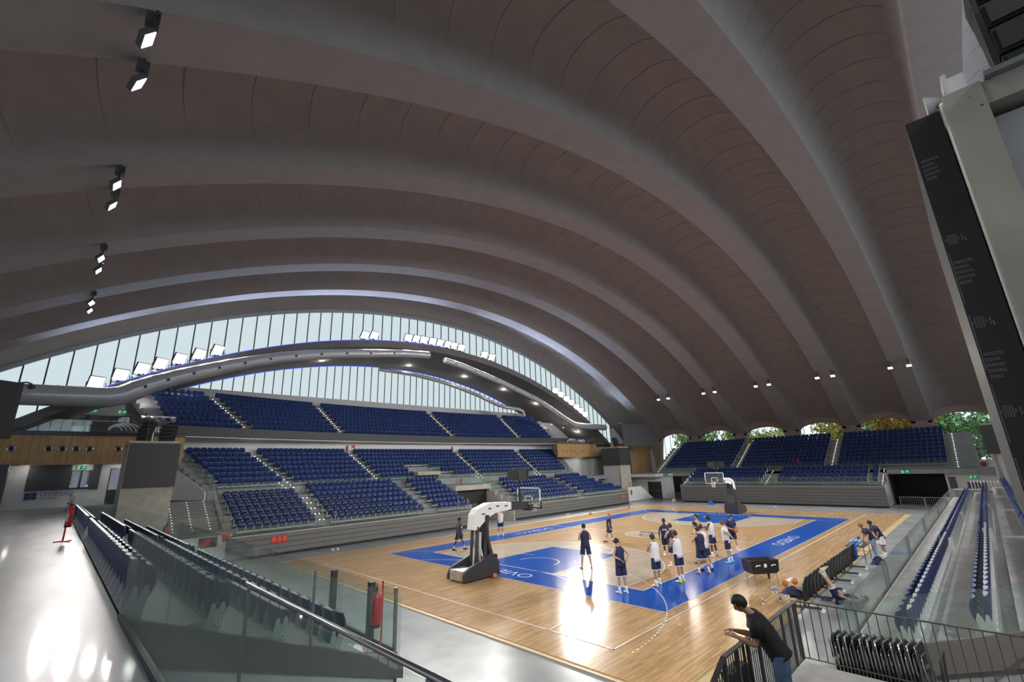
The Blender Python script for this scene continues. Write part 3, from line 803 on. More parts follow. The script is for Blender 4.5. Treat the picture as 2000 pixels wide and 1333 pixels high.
pylon(26.3, 28.95, 18.85, 21.8, 7.45, 'far concrete pylon with two blank dark screens beside the timber gallery', [((26.25, 18.66, 4.85), (28.97, 18.84, 7.3)), ((26.12, 18.7, 4.85), (26.29, 21.8, 7.3))])
pylon(26.3, 28.95, -18.85, -21.8, 7.45, 'concrete pylon far behind the near stand', [((26.25, -18.84, 4.85), (28.97, -18.66, 7.3)), ((26.12, -21.8, 4.85), (26.29, -18.7, 7.3))])
near = pylon(-28.42, -25.9, -18.88, -21.3, 7.36, 'tall bare concrete pylon at the right edge, closest to the camera', [])
scr = empty('screen_cabinet', (-28.3, -18.77, 4.62))
b = MB(); b.box((0, -0.09, 0), (2.5, 0.09, 2.72)); b.build('cabinet', m_black, scr)
b = MB(); b.box((-0.012, -0.085, 0.01), (0.0, 0.085, 2.71)); b.build('perforated_side_panel', mat('perforated_black_sheet', (0.022, 0.022, 0.024), 0.55, var=0.5, scale=260), scr)
dots = None
def dot(u, v, r=0.0042):
    dots.add([(-0.0135, u+r*cos(a), v+r*sin(a)) for a in [2*PI*i/6 for i in range(6)]], [tuple(range(6))])
def emblem(v):
    for i in range(6):
        for j in range(8):
            if (i-2.5)**2/7+(j-3.5)**2/12 < 1.05: dot(0.075-0.0115*i, v+0.0115*j)
    for j in range(2, 6): dot(-0.0, v+0.0115*j); dot(-0.012, v+0.012+0.0115*(j-2)*0.6)
def bars(v):
    for k, n in enumerate((5, 7, 7, 6, 8)):
        for i in range(n): dot(0.07-0.011*i, v+0.034*k); dot(0.07-0.011*i, v+0.034*k+0.011)
m_print = mat('pale_print', (0.20, 0.205, 0.21), 0.5)
for f, vs in ((emblem, (0.20, 0.66, 1.20, 1.76)), (bars, (0.90, 1.50, 2.25))):
    for v in vs: dots = MB(); f(v); dots.build('dotted_emblem' if f is emblem else 'dotted_lettering', m_print, scr, fix=False)
dots = MB()
for k in range(150):
    if k % 37 > 6: dot(0.082, 0.02+k*0.0115)
dots.build('dotted_border', m_print, scr, fix=False)
b = MB(); b.tube([(-0.02, -0.105, 0), (-0.02, -0.105, 2.75)], 0.012, 8); b.build('cable_conduit', m_white2, scr, smooth=True)
tag(scr, 'black screen cabinet hung on the nearest pylon, dotted lettering on its side', 'screen')
# projector lamp and bell on the nearest pylon, loudspeakers on the pylons
t = empty('sports_projector', (-28.2, -18.92, 7.395))
b = MB(); b.lathe([(0.001, -0.07), (0.03, -0.07), (0.075, 0.0), (0.078, 0.01), (0.001, 0.012)], 20); b.xf(Matrix.Translation((0, 0.10, 0.06)) @ Matrix.Rotation(-PI/2, 4, 'X')); b.build('round_horn', m_white2, t, smooth=40)
b = MB(); b.box((-0.07, -0.10, 0.0), (0.08, 0.0, 0.17)); b.box((-0.09, -0.02, 0.03), (0.1, 0.005, 0.2)); b.build('housing', m_white2, t)
b = MB(); b.bar((-0.03, 0.04, 0.0), (-0.03, 0.10, 0.1), 0.02); b.build('mount_arm', m_steel, t)
tag(t, 'white horn and lamp box on top of the nearest concrete pylon', 'projector')
def array(loc, rz, n, label, w=0.42, tilt=0.10, h=0.22):
    t = empty('line_array_speaker', loc, rz)
    x = 0.0
    for i in range(n):
        b = MB(); b.box((-0.2, -w/2, 0), (0.2, w/2, h-0.012)); b.xf(Matrix.Translation((x, 0, i*h)) @ Matrix.Rotation(tilt*(i-1), 4, 'Y')); c = b.build('cabinet', m_black, t)
        g = MB(); g.box((-0.215, -w/2+0.02, 0.02), (-0.2, w/2-0.02, h-0.03)); g.xf(Matrix.Translation((x, 0, i*h)) @ Matrix.Rotation(tilt*(i-1), 4, 'Y')); g.build('grille', mat('speaker_grille', (0.03, 0.03, 0.032), 0.5, var=0.5, scale=200), c)
        x += 0.02*i
    b = MB(); b.bar((-0.15, -w/2-0.02, 0), (-0.15, -w/2-0.02, n*h), 0.03); b.bar((-0.15, w/2+0.02, 0), (-0.15, w/2+0.02, n*h), 0.03); b.build('rigging_bars', m_dsteel, t)
    return tag(t, label, 'speaker', 'stacked loudspeakers on the pylons')
array((-28.0, -19.42, 7.395), 0.0, 5, 'black loudspeaker stack on the nearest pylon, top right corner')
array((-28.4, 19.6, 7.485), 0.5, 6, 'black loudspeaker stack at the left on the left pylon', w=0.8)
array((-27.2, 19.5, 7.485), 0.9, 5, 'second black loudspeaker stack on the left pylon, under the lamp rig', w=0.8)
array((27.2, 19.8, 7.485), 1.6, 6, 'black loudspeaker stack on the far pylon', w=0.9)
t = empty('spotlight_rig', (-27.9, 20.3, 7.485))
b = MB(); b.bar((0, 0, 0), (0, 0, 1.75), 0.06); b.bar((-0.8, 0, 1.7), (1.1, 0, 1.7), 0.06); b.build('stand', m_steel, t)
for i, x in enumerate((-0.7, -0.25, 0.3, 0.85)):
    b = MB(); b.tube([(x, 0, 1.62), (x+0.1, -0.35, 1.45)], [0.13, 0.16], 12); b.build('spot_can', m_steel, t, smooth=40)
tag(t, 'lighting rig with silver spot cans above the left pylon', 'lamp rig')
def camera_pole(p, ang, label):
    t = empty('camera_pole', p)
    pts = [(0, 0, 0), (0, 0, 2.6), (0.25*cos(ang), 0.25*sin(ang), 3.1), (0.9*cos(ang), 0.9*sin(ang), 3.25), (1.15*cos(ang), 1.15*sin(ang), 3.15)]
    b = MB(); b.tube(pts, 0.05, 8); b.build('pole', m_white if ang > 1 else m_dsteel, t, smooth=True)
    b = MB(); b.ball((1.15*cos(ang), 1.15*sin(ang), 2.92), 0.22, 12); b.build('dome_camera', m_dark, t, smooth=True)
    return tag(t, label, 'camera')
camera_pole((-35.4, 24.7, 8.3), 0.0, 'dome camera on a curved pole above the left gallery')
camera_pole((32.9, 21.8, 8.13), PI, 'dome camera on a curved white pole beside the far scoreboard')
# ---- scoreboards
def scoreboard(a, b_, z0, z1, label, zfoot):
    t = empty('scoreboard', a+(z0,)); o = Vector(t.location)
    A, B = Vector(a+(0,))-Vector((o.x, o.y, 0)), Vector(b_+(0,))-Vector((o.x, o.y, 0))
    q = MB(); q.panel(A, B, z1-z0, 0.25); q.build('screen', m_screen, t)
    q = MB(); d = (B-A)
    for f in (0.2, 0.8): q.bar(A+d*f+Vector((0, 0, zfoot-z0)), A+d*f+Vector((0, 0, z1-z0-0.3)), 0.14)
    n = Vector((-d.y, d.x, 0)).normalized()*0.2
    q.v = [tuple(Vector(p)+(n if a[0]*n.x > 0 else -n)) for p in q.v]
    q.build('support_posts', m_dsteel, t)
    return tag(t, label, 'scoreboard', 'corner scoreboards')
scoreboard((30.6, 20.6), (34.9, 17.3), 7.65, 10.95, 'big blank scoreboard in the far corner beside the timber wall', 7.0)
scoreboard((-34.45, 20.6), (-38.5, 17.5), 7.6, 10.85, 'big blank scoreboard cut off by the left edge', 3.5)

# ---- left wing and right wing
for sx in (-1, 1):
    nm = 'left' if sx < 0 else 'right'
    x0, x1 = (-42, -22.6) if sx < 0 else (20.4, 42)
    b = MB()
    if sx < 0:
        for a, c, z0, z1 in ((-42, -31.4, ZW, 8.1), (-31.4, -30.3, ZW, 4.62), (-31.4, -30.3, 5.86, 8.1), (-30.3, -29.35, ZW, 8.1), (-29.35, -27.9, 5.95, 8.1), (-27.9, -25.5, ZW, 8.1)):
            b.box((a, 26.0, z0), (c, 26.2, z1))
    else: b.box((20.4, 26.0, 0), (42, 26.2, 8.1))
    struct(b.build('wall_%s_wing' % nm, m_white2))
    fx0, fx1 = (-42, -25.45) if sx < 0 else (18.9, 28.3)
    b = MB(); b.box((fx0, 24.25, 6.22), (fx1, 24.5, 8.1)); struct(b.build('wall_%s_timber_fascia' % nm, m_slat), 'timber slatted gallery front')
    gx0, gx1 = (-42, -25.5) if sx < 0 else (21.8, 42)
    b = MB(); b.box((gx0, 24.3, 8.1), (gx1, 33.2, 8.3)); b.box((fx0, 24.2, 8.1), (fx1, 24.5, 8.34)); b.box((gx0, 24.5, 6.22), (gx1, 26, 6.3)); struct(b.build('floor_%s_gallery' % nm, mat('dark_gallery_slab', (0.12, 0.12, 0.125), 0.6)))
    b = MB()
    if sx < 0:
        for a, c, z0, z1 in ((-42, -31.95, 8.3, 11.9), (-31.95, -28.2, 10.45, 11.9), (-28.2, -25.4, 8.3, 12.4)): b.box((a, 33.0, z0), (c, 33.2, z1))
    else: b.box((22.0, 33.0, 8.3), (42, 33.2, 12.2))
    struct(b.build('wall_%s_gallery' % nm, mat('gallery_grey_wall', (0.40, 0.40, 0.43), 0.7)))
    for x, s2 in ((-34.42, 0), (-32.75, 0), (-32.1, 0), (-31.43, 0), (-30.77, 0), (-29.26, 0)) if sx < 0 else ((20.06, 1), (21.01, 1), (21.97, 1), (22.82, 1), (23.82, 1), (24.71, 1)):
        k = 0.8 if sx < 0 else 0.6
        t = empty('air_nozzle', (x, 24.25, 7.25 if sx < 0 else 7.05))
        q = MB(); q.lathe([(0.26*k, 0.0), (0.26*k, 0.03), (0.2*k, 0.05), (0.13*k, 0.02), (0.13*k, 0.0)], 20); q.xf(Matrix.Rotation(PI/2, 4, 'X')); q.build('rim', m_steel, t, smooth=40)
        q = MB(); q.ball((0, 0, 0), 0.13*k, 12); q.build('ball_jet', m_black, t, smooth=True)
        tag(t, 'round air nozzle in the %s timber gallery front, %s from its left end' % (nm, ordw([-34.42, -32.75, -32.1, -31.43, -30.77, -29.26].index(x)+1 if sx < 0 else [20.06, 21.01, 21.97, 22.82, 23.82, 24.71].index(x)+1)), 'vent', 'air nozzles in the timber fronts')
b = MB(); b.box((-31.3, 21.0, 3.0), (-26.2, 26.2, ZW)); b.box((-31.28, 20.9, 0), (-23.9, 21.0, 3.0)); struct(b.build('floor_left_concourse', m_concg))
b = MB(); b.box((-36.5, 23.0, ZW), (-34.25, 24.2, 6.25)); b.box((-42, 23.2, ZW), (-36.5, 24.2, 6.25)); struct(b.build('wall_left_dark_pier', m_dark))
# grey panel, windows and door in the left wing
b = MB(); b.box((-33.45, 25.9, 4.66), (-31.4, 26.0, 6.22)); b.box((-30.3, 25.9, 4.55), (-29.85, 26.0, 6.22)); b.box((-33.45, 25.88, 4.6), (-29.85, 26.0, 4.66)); struct(b.build('wall_left_grey_panel', m_dark))
def glazed(name, x0, x1, y, z0, z1, n, sill=0.0):
    f = MB(); w = 0.07
    for i in range(n+1):
        x = x0+(x1-x0)*i/n; f.box((x-w, y-0.05, z0), (x+w, y+0.05, z1))
    for z in (z0, z1-0.05): f.box((x0, y-0.05, z), (x1, y+0.05, z+0.1))
    if sill: f.box((x0, y-0.04, z0), (x1, y+0.04, z0+sill))
    o = struct(f.build(name, m_dark))
    g = MB(); g.box((x0, y-0.008, z0), (x1, y+0.008, z1)); g.build('glass_pane', m_glassc, o)
    return o
glazed('window_41', -31.4, -30.3, 26.1, 4.62, 5.86, 2)
glazed('door_1', -29.35, -27.9, 26.1, ZW, 5.95, 2, 1.0)
glazed('door_2', -31.95, -28.2, 33.1, 8.3, 10.45, 4)
b = MB(); b.box((-25.45, 25.92, ZW), (-24.75, 26.02, 5.68)); b.mat(1).box((-24.86, 25.88, 4.45), (-24.8, 25.93, 4.6)); struct(b.build('door_3', [mat('anthracite_door', (0.035, 0.034, 0.036), 0.5), m_steel]), 'dark closed door in the white wall beside the stairs')
# town sign on the white wall
sg = empty('wall_sign', (-33.4, 25.95, 4.05))
m_sign = mat('sign_blue', (0.02, 0.05, 0.22), 0.5)
b = MB()
for ix in range(2):
    for iz in range(2): b.box((0.02+0.30*ix, -0.02, 0.02+0.22*iz), (0.29+0.30*ix, 0.04, 0.21+0.22*iz))
b.build('emblem', m_sign, sg)
text('town_name', 'OVIEDO', 0.43, m_sign, (0.72, -0.03, 0.17), (1, 0, 0), (0, 0, 1), sg, depth=0.012, offset=-0.008)
text('sub_line', 'AYUNTAMIENTO', 0.11, m_sign, (0.74, -0.03, 0.02), (1, 0, 0), (0, 0, 1), sg, depth=0.01)
tag(sg, 'blue OVIEDO town sign with a square emblem on the white wall at the left', 'sign')
# exterior beyond the wing
b = MB(); b.box((-48, 46, 0), (-18, 47, 22)); bl = b.build('apartment_building', planks('lilac_brick', (0.42, 0.40, 0.47), (0.36, 0.35, 0.43), w=0.12, l=0.3, rough=0.8, along='z'))
for i in range(10):
    for k in range(6):
        b = MB(); x = -46.5+2.8*i; z = 1.6+3.2*k; b.box((x, 45.9, z), (x+1.5, 46.02, z+1.6)); q = b.build('window', m_dark, bl)
        b = MB(); b.box((x-0.1, 45.6, z-0.2), (x+1.6, 46, z-0.05)); b.build('window_ledge', m_white2, bl)
tag(bl, 'lilac brick apartment building seen through the glass doors of the left wing', 'building')
# right wing: timber wall with a door, white walls, openings
b = MB(); b.box((29.6, 22.3, 3.0), (41.5, 22.5, 8.1)); struct(b.build('wall_right_timber', m_slat), 'timber slatted wall behind the far pylon')
b = MB(); b.box((31.6, 22.2, ZW), (34.9, 22.32, 6.0)); struct(b.build('door_4', mat('brown_double_door', (0.15, 0.085, 0.04), 0.5)), 'brown double door in the timber wall')
b = MB(); b.box((29.05, 15.0, 3.05), (42, 26, ZW)); struct(b.build('floor_right_concourse', m_white))
b = MB(); b.box((31.6, 10.9, 0), (31.8, 26, 3.05)); b.prism([(24.7, 0), (24.7, 1.85), (28.1, 1.85), (31.4, 0.0)], 16.9, 17.1); struct(b.build('wall_right_base', m_white2))
b = MB(); b.box((31.5, 15.6, 0), (31.62, 17.7, 2.3)); b.mat(1).box((31.46, 15.8, 1.05), (31.5, 17.5, 1.1)); struct(b.build('door_5', [MATS['anthracite_door'], m_steel]), 'dark double door under the far concourse')
# far right tunnel with black curtains
b = MB(); b.box((32.4, -15.2, 0), (32.5, -11.0, 3.05)); b.box((31.5, 11.0, 0), (31.6, 13.6, 3.05)); struct(b.build('wall_far_curtain', mat('black_curtain', (0.008, 0.008, 0.009), 0.9, var=0.3, scale=8, stretch=(1, 6, 0.2))))
b = MB(); b.box((32.0, -22, 0), (32.2, -15.2, 3.05)); struct(b.build('wall_far_right_base', m_white2))
for y0, y1, z0, z1 in ((-15.9, -15.3, 1.6, 2.7), (-18.0, -16.6, 1.5, 2.2)):
    t = empty('ventilation_grille', (31.98, y0, z0))
    for i in range(int((y1-y0)/0.09)):
        q = MB(); q.box((-0.05, i*0.09, 0), (0.0, i*0.09+0.055, z1-z0)); q.build('slat', m_dsteel, t)
    tag(t, 'dark slatted grille in the wall %s' % ('beside the black curtain' if z1 > 2.5 else 'under the right exit sign'), 'vent')
def barrier(p, q, z, h, label, n=None):
    t = empty('crowd_barrier', p+(z,)); A = Vector((0, 0, 0)); B = Vector((q[0]-p[0], q[1]-p[1], 0)); L_ = B.length; n = n or int(L_/0.14)
    u = Vector((0, 0, 1))
    f = MB(); f.bar(A+u*h, B+u*h, 0.04); f.bar(A+u*0.12, B+u*0.12, 0.04); f.bar(A, A+u*h, 0.05); f.bar(B, B+u*h, 0.05); f.build('frame', m_steel, t)
    for i in range(1, n): q_ = MB(); q_.bar(A+(B-A)*i/n+u*0.12, A+(B-A)*i/n+u*h, 0.018); q_.build('bar', m_steel, t)
    return tag(t, label, 'barrier')
barrier((28.6, -11.6), (28.6, -13.4), -0.06, 1.0, 'steel barrier in front of the black curtain, left of two')
barrier((28.6, -13.5), (28.6, -15.3), -0.06, 1.0, 'steel barrier in front of the black curtain, right of two')
barrier((28.8, 13.3), (28.8, 11.2), -0.06, 1.0, 'steel barrier in the dark passage left of the far end stand')
# escape signs
m_sgreen = emission('lit_exit_green', (0.02, 0.30, 0.13), 0.7)
m_swhite = emission('lit_exit_white', (0.75, 0.85, 0.75), 0.8)
def exit_sign(p, right, label, w=0.62, lit=False):
    r = Vector(right); n = r.cross(Vector((0, 0, 1))); t = empty('exit_sign', p)
    def P(u, v, d=0): return r*u+Vector((0, 0, v))+n*d
    b = MB(); h = w*0.45; b.loft([[P(0, 0, 0), P(w, 0, 0), P(w, h, 0), P(0, h, 0)], [P(0, 0, 0.05), P(w, 0, 0.05), P(w, h, 0.05), P(0, h, 0.05)]]); b.build('plate', m_sgreen, t)
    b = MB(); b.tube([P(0.14*w, 0.1*h, .06), P(0.22*w, 0.42*h, .06), P(0.24*w, 0.68*h, .06)], 0.018*w/0.6, 5); b.tube([P(0.34*w, 0.12*h, .06), P(0.22*w, 0.42*h, .06)], 0.018*w/0.6, 5); b.tube([P(0.12*w, 0.55*h, .06), P(0.24*w, 0.66*h, .06), P(0.36*w, 0.52*h, .06)], 0.015*w/0.6, 5); b.ball(P(0.27*w, 0.83*h, .06), 0.035*w/0.6, 6)
    b.bar(P(0.58*w, 0.25*h, .06), P(0.84*w, 0.72*h, .06), 0.03*w/0.6); b.bar(P(0.66*w, 0.75*h, .06), P(0.86*w, 0.75*h, .06), 0.03*w/0.6); b.bar(P(0.85*w, 0.4*h, .06), P(0.85*w, 0.76*h, .06), 0.03*w/0.6)
    b.build('pictogram', m_swhite, t)
    return tag(t, label, 'sign', 'green exit signs')
exit_sign((31.2, -11.9, 3.1), (0, -1, 0), 'green exit sign on the beam above the black curtain', 0.75)
exit_sign((31.9, -16.9, 2.55), (0, -1, 0), 'green exit sign above the grille at the far right', 0.6)
exit_sign((31.2, 14.1, 3.1), (0, -1, 0), 'green exit sign on the beam left of the far end stand', 0.75)
exit_sign((-31.2, 25.98, 5.9), (1, 0, 0), 'green exit sign above the small window of the left wing', 0.55)
exit_sign((-31.1, 32.98, 10.65), (1, 0, 0), 'green exit sign above the gallery doors, left of two', 0.6)
exit_sign((-29.2, 32.98, 10.65), (1, 0, 0), 'green exit sign above the gallery doors, right of two', 0.6)

# ---- stairs at the left end of the long stand
b = MB(); n = 11; poly = [(17.7, -0.06), (17.7, 1.75)]
for i in range(n): poly += [(17.7+0.3*(i+1), 1.75+0.16*i), (17.7+0.3*(i+1), 1.75+0.16*(i+1))]
poly += [(21.05, 3.5), (21.05, 0)]
b.prism(poly, -26.5, -23.75, 'x'); b.box((-26.5, 16.3, 1.55), (-23.4, 17.7, 1.75)); struct(b.build('floor_left_stairs', mat('grey_stair', (0.24, 0.235, 0.235), 0.6)), 'wide grey stairs beside the left pylon')
b = MB(); b.box((-26.5, 16.3, -0.06), (-23.4, 16.45, 1.55)); b.mat(1).box((-25.2, 16.27, 0.9), (-24.2, 16.31, 1.5)); struct(b.build('wall_left_stairs', [m_white2, m_dark]))
def bar_rail(pts, h, label, zs, gap=0.11, m=None, posts=(), w=0.012, group=None, railw=0.045):
    """steel railing with upright bars along ground points"""
    t = empty('bar_railing', (pts[0][0], pts[0][1], zs[0])); o = Vector(t.location); m = m or m_dsteel; u = Vector((0, 0, 1))
    P = [Vector((x, y, z))-o for (x, y), z in zip(pts, zs)]
    for i in range(len(P)-1):
        A, B = P[i], P[i+1]; L_ = Vector((B.x-A.x, B.y-A.y, 0)).length; n = max(2, int(L_/gap))
        q = MB(); q.bar(A+u*h, B+u*h, railw, 0.02); q.build('handrail', m, t)
        q = MB(); q.bar(A+u*0.06, B+u*0.06, 0.03, 0.012); q.build('bottom_rail', m, t)
        for k in range(n+1): q = MB(); q.bar(A+(B-A)*k/n+u*0.06, A+(B-A)*k/n+u*h, w if (i, k) not in posts else 0.05); q.build('bar', m, t)
    return tag(t, label, 'railing', group)
bar_rail([(-26.4, 16.4), (-23.5, 16.4)], 0.85, 'barred railing along the landing in front of the left stairs', [1.75, 1.75], gap=0.13, m=m_steel)
bar_rail([(-23.6, 16.4), (-23.7, 17.7), (-23.7, 20.9)], 0.9, 'barred railing climbing between the left stairs and the long stand', [1.75, 1.75, 3.5], gap=0.14, m=m_steel)
# tubular handrail down the side of the middle stand
for sx, s0, s1, lab in ((-1, -23.9, -24.8, 'glazed handrail stepping up the left edge of the middle stand'), (1, 18.2, 20.8, 'glazed handrail stepping up the right edge of the middle stand')):
    t = empty('stepped_handrail', pol(22.8, s0, MZ)); o = Vector(t.location)
    A, B = pol(22.8, s0, MZ)-o, pol(28.4, s1, MZ+MDZ*6)-o; u = Vector((0, 0, 1))
    q = MB(); q.tube([A+u*0.2, A+u*1.0, B+u*1.0], 0.03, 6); q.build('handrail', m_dsteel, t)
    q = MB(); q.add([A+u*0.15, B+u*0.15, B+u*0.97, A+u*0.97], [(0, 1, 2, 3)]); q.v += [tuple(Vector(p)+Vector((0.02, 0, 0))) for p in q.v[:4]]; q.f += [[7, 6, 5, 4], [0, 4, 5, 1], [1, 5, 6, 2], [2, 6, 7, 3], [3, 7, 4, 0]]; q.m += [0]*5; q.build('glass_panel', m_glass, t)
    for k in range(6): q = MB(); c = A+(B-A)*k/5; q.bar(c, c+u*1.0, 0.03); q.build('post', m_dsteel, t)
    tag(t, lab, 'railing')
# white flank of the middle stand
b = MB(); b.add([pol(22.7, -24.25, 3.5), pol(28.9, -25.45, 3.5), pol(28.9, -25.45, 6.6), pol(22.7, -24.25, 4.1)], [(0, 1, 2, 3)]); b.v += [(x-0.1, y, z) for x, y, z in b.v[:4]]; b.f += [[7, 6, 5, 4], [0, 4, 5, 1], [1, 5, 6, 2], [2, 6, 7, 3], [3, 7, 4, 0]]; b.m += [0]*5
struct(b.build('wall_middle_stand_flank', m_white2))

# ---- concrete passage in the middle of the long stand
b = MB(); poly = [(15.86, -0.06), (15.86, 1.45)]
for i in range(1, 6): poly += [(15.86+0.9*i, 1.45+0.42*(i-1)), (15.86+0.9*i, 1.45+0.42*i)]
poly += [(21.2, 3.55), (21.2, -0.06)]
b.prism(poly, 1.5, 1.78, 'x'); b.box((-3.2, 19.3, 2.95), (1.5, 22.6, 3.42)); b.box((-5.7, 22.3, 4.58), (-2.9, 23.2, 4.92)); b.box((-3.15, 15.9, -0.06), (-2.95, 19.3, 0.9))
struct(b.build('wall_passage', m_conc), 'bare concrete walls of the passage through the long stand')
b = MB(); b.box((-3.15, 20.0, -0.06), (1.5, 20.1, 2.95)); b.box((-5.5, 23.1, 3.47), (-2.6, 23.2, 4.58)); struct(b.build('wall_passage_shade', m_black))  # black sheets standing in for the shade inside both openings
t = empty('glass_balustrade', (1.64, 15.9, 1.45))
for i in range(6): q = MB(); q.panel((0, 0.9*i, 0.42*i), (0, 0.9*i+0.86, 0.42*i), 0.62, 0.02); q.build('glass_panel', m_glass, t)
tag(t, 'stepped glass panels on the concrete wall right of the passage', 'railing', GR)
balustrade([(-3.1, 19.35), (-0.8, 19.35), (1.5, 19.35)], 3.42, 0.9, 'glass rail on the concrete slab above the passage mouth', GR, shoe=False)
balustrade([(-5.7, 22.35), (-4.3, 22.35), (-2.9, 22.35)], 4.92, 0.55, 'short glass rail on the pale slab in the middle stand', GR, shoe=False)

# ---- step lights
def step_lights(pts, label, r=0.032):
    q = MB()
    for p in pts: q.box((p[0]-r, p[1]-r, p[2]), (p[0]+r, p[1]+r, p[2]+r*1.4))
    return tag(q.build('step_lights', m_led), label, 'step lights', 'step lights on the stairs')
for k, A in enumerate(AIS_M):
    pts = []
    for i in range(7):
        for h in (0, 0.5):
            r = MR+MDR*(i+h)-0.05; f = (i+h)/6.5; s = A[0]+(A[1]-A[0])*f
            for d in (-0.33, 0.33): pts.append(pol(r, s+d, MZ+MDZ*(i+h)-0.12))
    step_lights(pts, 'warm step lights on the %s stair of the middle stand from the left' % ORD[k])
for k, A in enumerate(AIS_U):
    pts = []
    for i in range(9):
        for h in (0, 0.5):
            r = UR+UDR*(i+h)-0.05; f = (i+h)/8.5; s = A[0]+(A[1]-A[0])*f
            for d in (-0.3, 0.3): pts.append(pol(r, s+d, UZ+UDZ*(i+h)-0.12, RU))
    step_lights(pts, 'warm step lights on the %s stair of the upper stand from the left' % ORD[k])
for k, y in enumerate((16.6, 5.35, -5.5, -16.35)):
    step_lights([(EX+EDX*(i*0.5)-0.05, y, EZ+EDZ*i*0.5-0.1) for i in range(17)], 'warm step lights on the %s stair of the far upper stand from the left' % ORD[k])
for k, y in enumerate((10.3, 0.3, -10.6)):
    step_lights([(27.7+0.46*i, y, 2.1+0.175*i+0.02) for i in range(9)], 'warm step lights on the %s stair of the far lower stand from the left' % ORD[k])
for k, x in enumerate((-26.3, -25.3, -24.3)):
    step_lights([(x, 17.7+0.3*(i+0.9), 1.75+0.16*(i)+0.09) for i in range(11)], 'line of step lights on the left stairs, %s from the pylon' % ORD[k], 0.015)
step_lights([(-17.6+0.3*(i % 2), 16.0+0.9*(i//2), LZ+LDZ*(i//2)+0.03) for i in range(12)], 'step lights on the first stair of the lower stand')

# ---- air ducts
def duct_part(name, pts, r, parent):
    q = MB(); q.tube(pts, r, 20); 
    return q.build(name, m_duct, parent, smooth=50)
dt = empty('air_duct', (-30.3, 25.2, 10.95)); o = Vector(dt.location)
path = [(-36.5, 10.75), (-33, 10.85), (-30.4, 10.95), (-29.6, 11.15), (-28.9, 11.6), (-27.9, 12.2), (-26.3, 12.95), (-24.7, 13.6), (-22.9, 14.3), (-21, 14.95), (-18.9, 15.6), (-16.7, 16.15), (-14.2, 16.65), (-11.6, 17.1), (-9, 17.5), (-6, 17.95), (-2.7, 18.25)]
radii = [0.72]*5+[0.66, 0.62, 0.6, 0.57, 0.54, 0.52, 0.5, 0.48, 0.46, 0.44, 0.42, 0.4]
P = [Vector((x, 25.2, z))-o for x, z in path]
duct_part('duct_tube', P, radii, dt)
for i in (1, 2, 4, 6, 8, 10, 12, 14):
    d = (P[i+1]-P[i-1]).normalized()*0.06; q = MB(); q.tube([P[i]-d, P[i]+d], radii[i]+0.025, 20); q.build('flange', m_duct, dt, smooth=50)
for i in range(5, 16):
    c = P[i]*0.5+P[i-1]*0.5; q = MB(); q.ball(c+Vector((0, -radii[i]*0.93, -0.05)), 0.16, 10); j = q.build('ball_nozzle', m_duct, dt, smooth=True)
    q = MB(); q.ball(c+Vector((0, -radii[i]*0.93-0.12, -0.07)), 0.085, 8); q.build('nozzle_mouth', m_black, j, smooth=True)
tag(dt, 'big silver air duct rising along the left half of the glazed arch', 'duct')
dt = empty('air_duct', (30, 25.2, 10.9)); o = Vector(dt.location)
path = [(-0.4, 17.95), (2.5, 17.55), (6, 16.85), (9.5, 16.1), (13, 15.2), (16, 14.4), (19, 13.25), (22, 12.0), (23.6, 11.35), (24.6, 11.05), (26, 10.95), (32.6, 10.95)]
P = [Vector((x, 25.2, z))-o for x, z in path]
duct_part('duct_tube', P, [0.36]*8+[0.4, 0.44, 0.46, 0.48], dt)
for i in range(1, 9):
    c = P[i]*0.5+P[i-1]*0.5; q = MB(); q.ball(c+Vector((0, -0.33, -0.05)), 0.14, 8); j = q.build('ball_nozzle', m_duct, dt, smooth=True)
    q = MB(); q.ball(c+Vector((0, -0.44, -0.07)), 0.075, 8); q.build('nozzle_mouth', m_black, j, smooth=True)
q = MB(); q.tube([P[-2]+Vector((2.2, 0, 0)), P[-2]+Vector((2.4, 0, 0))], 0.5, 16); q.build('flange', m_duct, dt)
tag(dt, 'thinner silver air duct falling along the right half of the glazed arch', 'duct')
# inner duct under the back lunette at the right
dt = empty('air_duct', (18, 34.5, 15.5)); o = Vector(dt.location)
path = [(-4, 18.0), (1, 17.9), (5, 17.5), (9, 16.8), (13, 15.9), (16.5, 14.85), (18.5, 14.5), (21.5, 14.4), (22.6, 14.1), (22.9, 13.4), (22.9, 12.6)]
duct_part('duct_tube', [Vector((x, 34.5, z))-o for x, z in path], 0.28, dt)
tag(dt, 'slim silver duct under the inner glazed arch, bending down at its right end', 'duct')
# blue led lines on both ledges
for y, dz, lab, f in ((26.62, 0.0, 'blue light line along the ledge under the big glazed arch', 0), (36.55, -1.2, 'blue light line above the inner glazed arch', 1)):
    q = MB(); q.tube([(x, y, max(8.6, zledge(x))+0.03+dz) for x in ([-31.5+32*i/30 for i in range(31)] if not f else [-26+46*i/30 for i in range(31)])], 0.035, 4)
    tag(q.build('light_strip', m_blueled), lab, 'light strip')

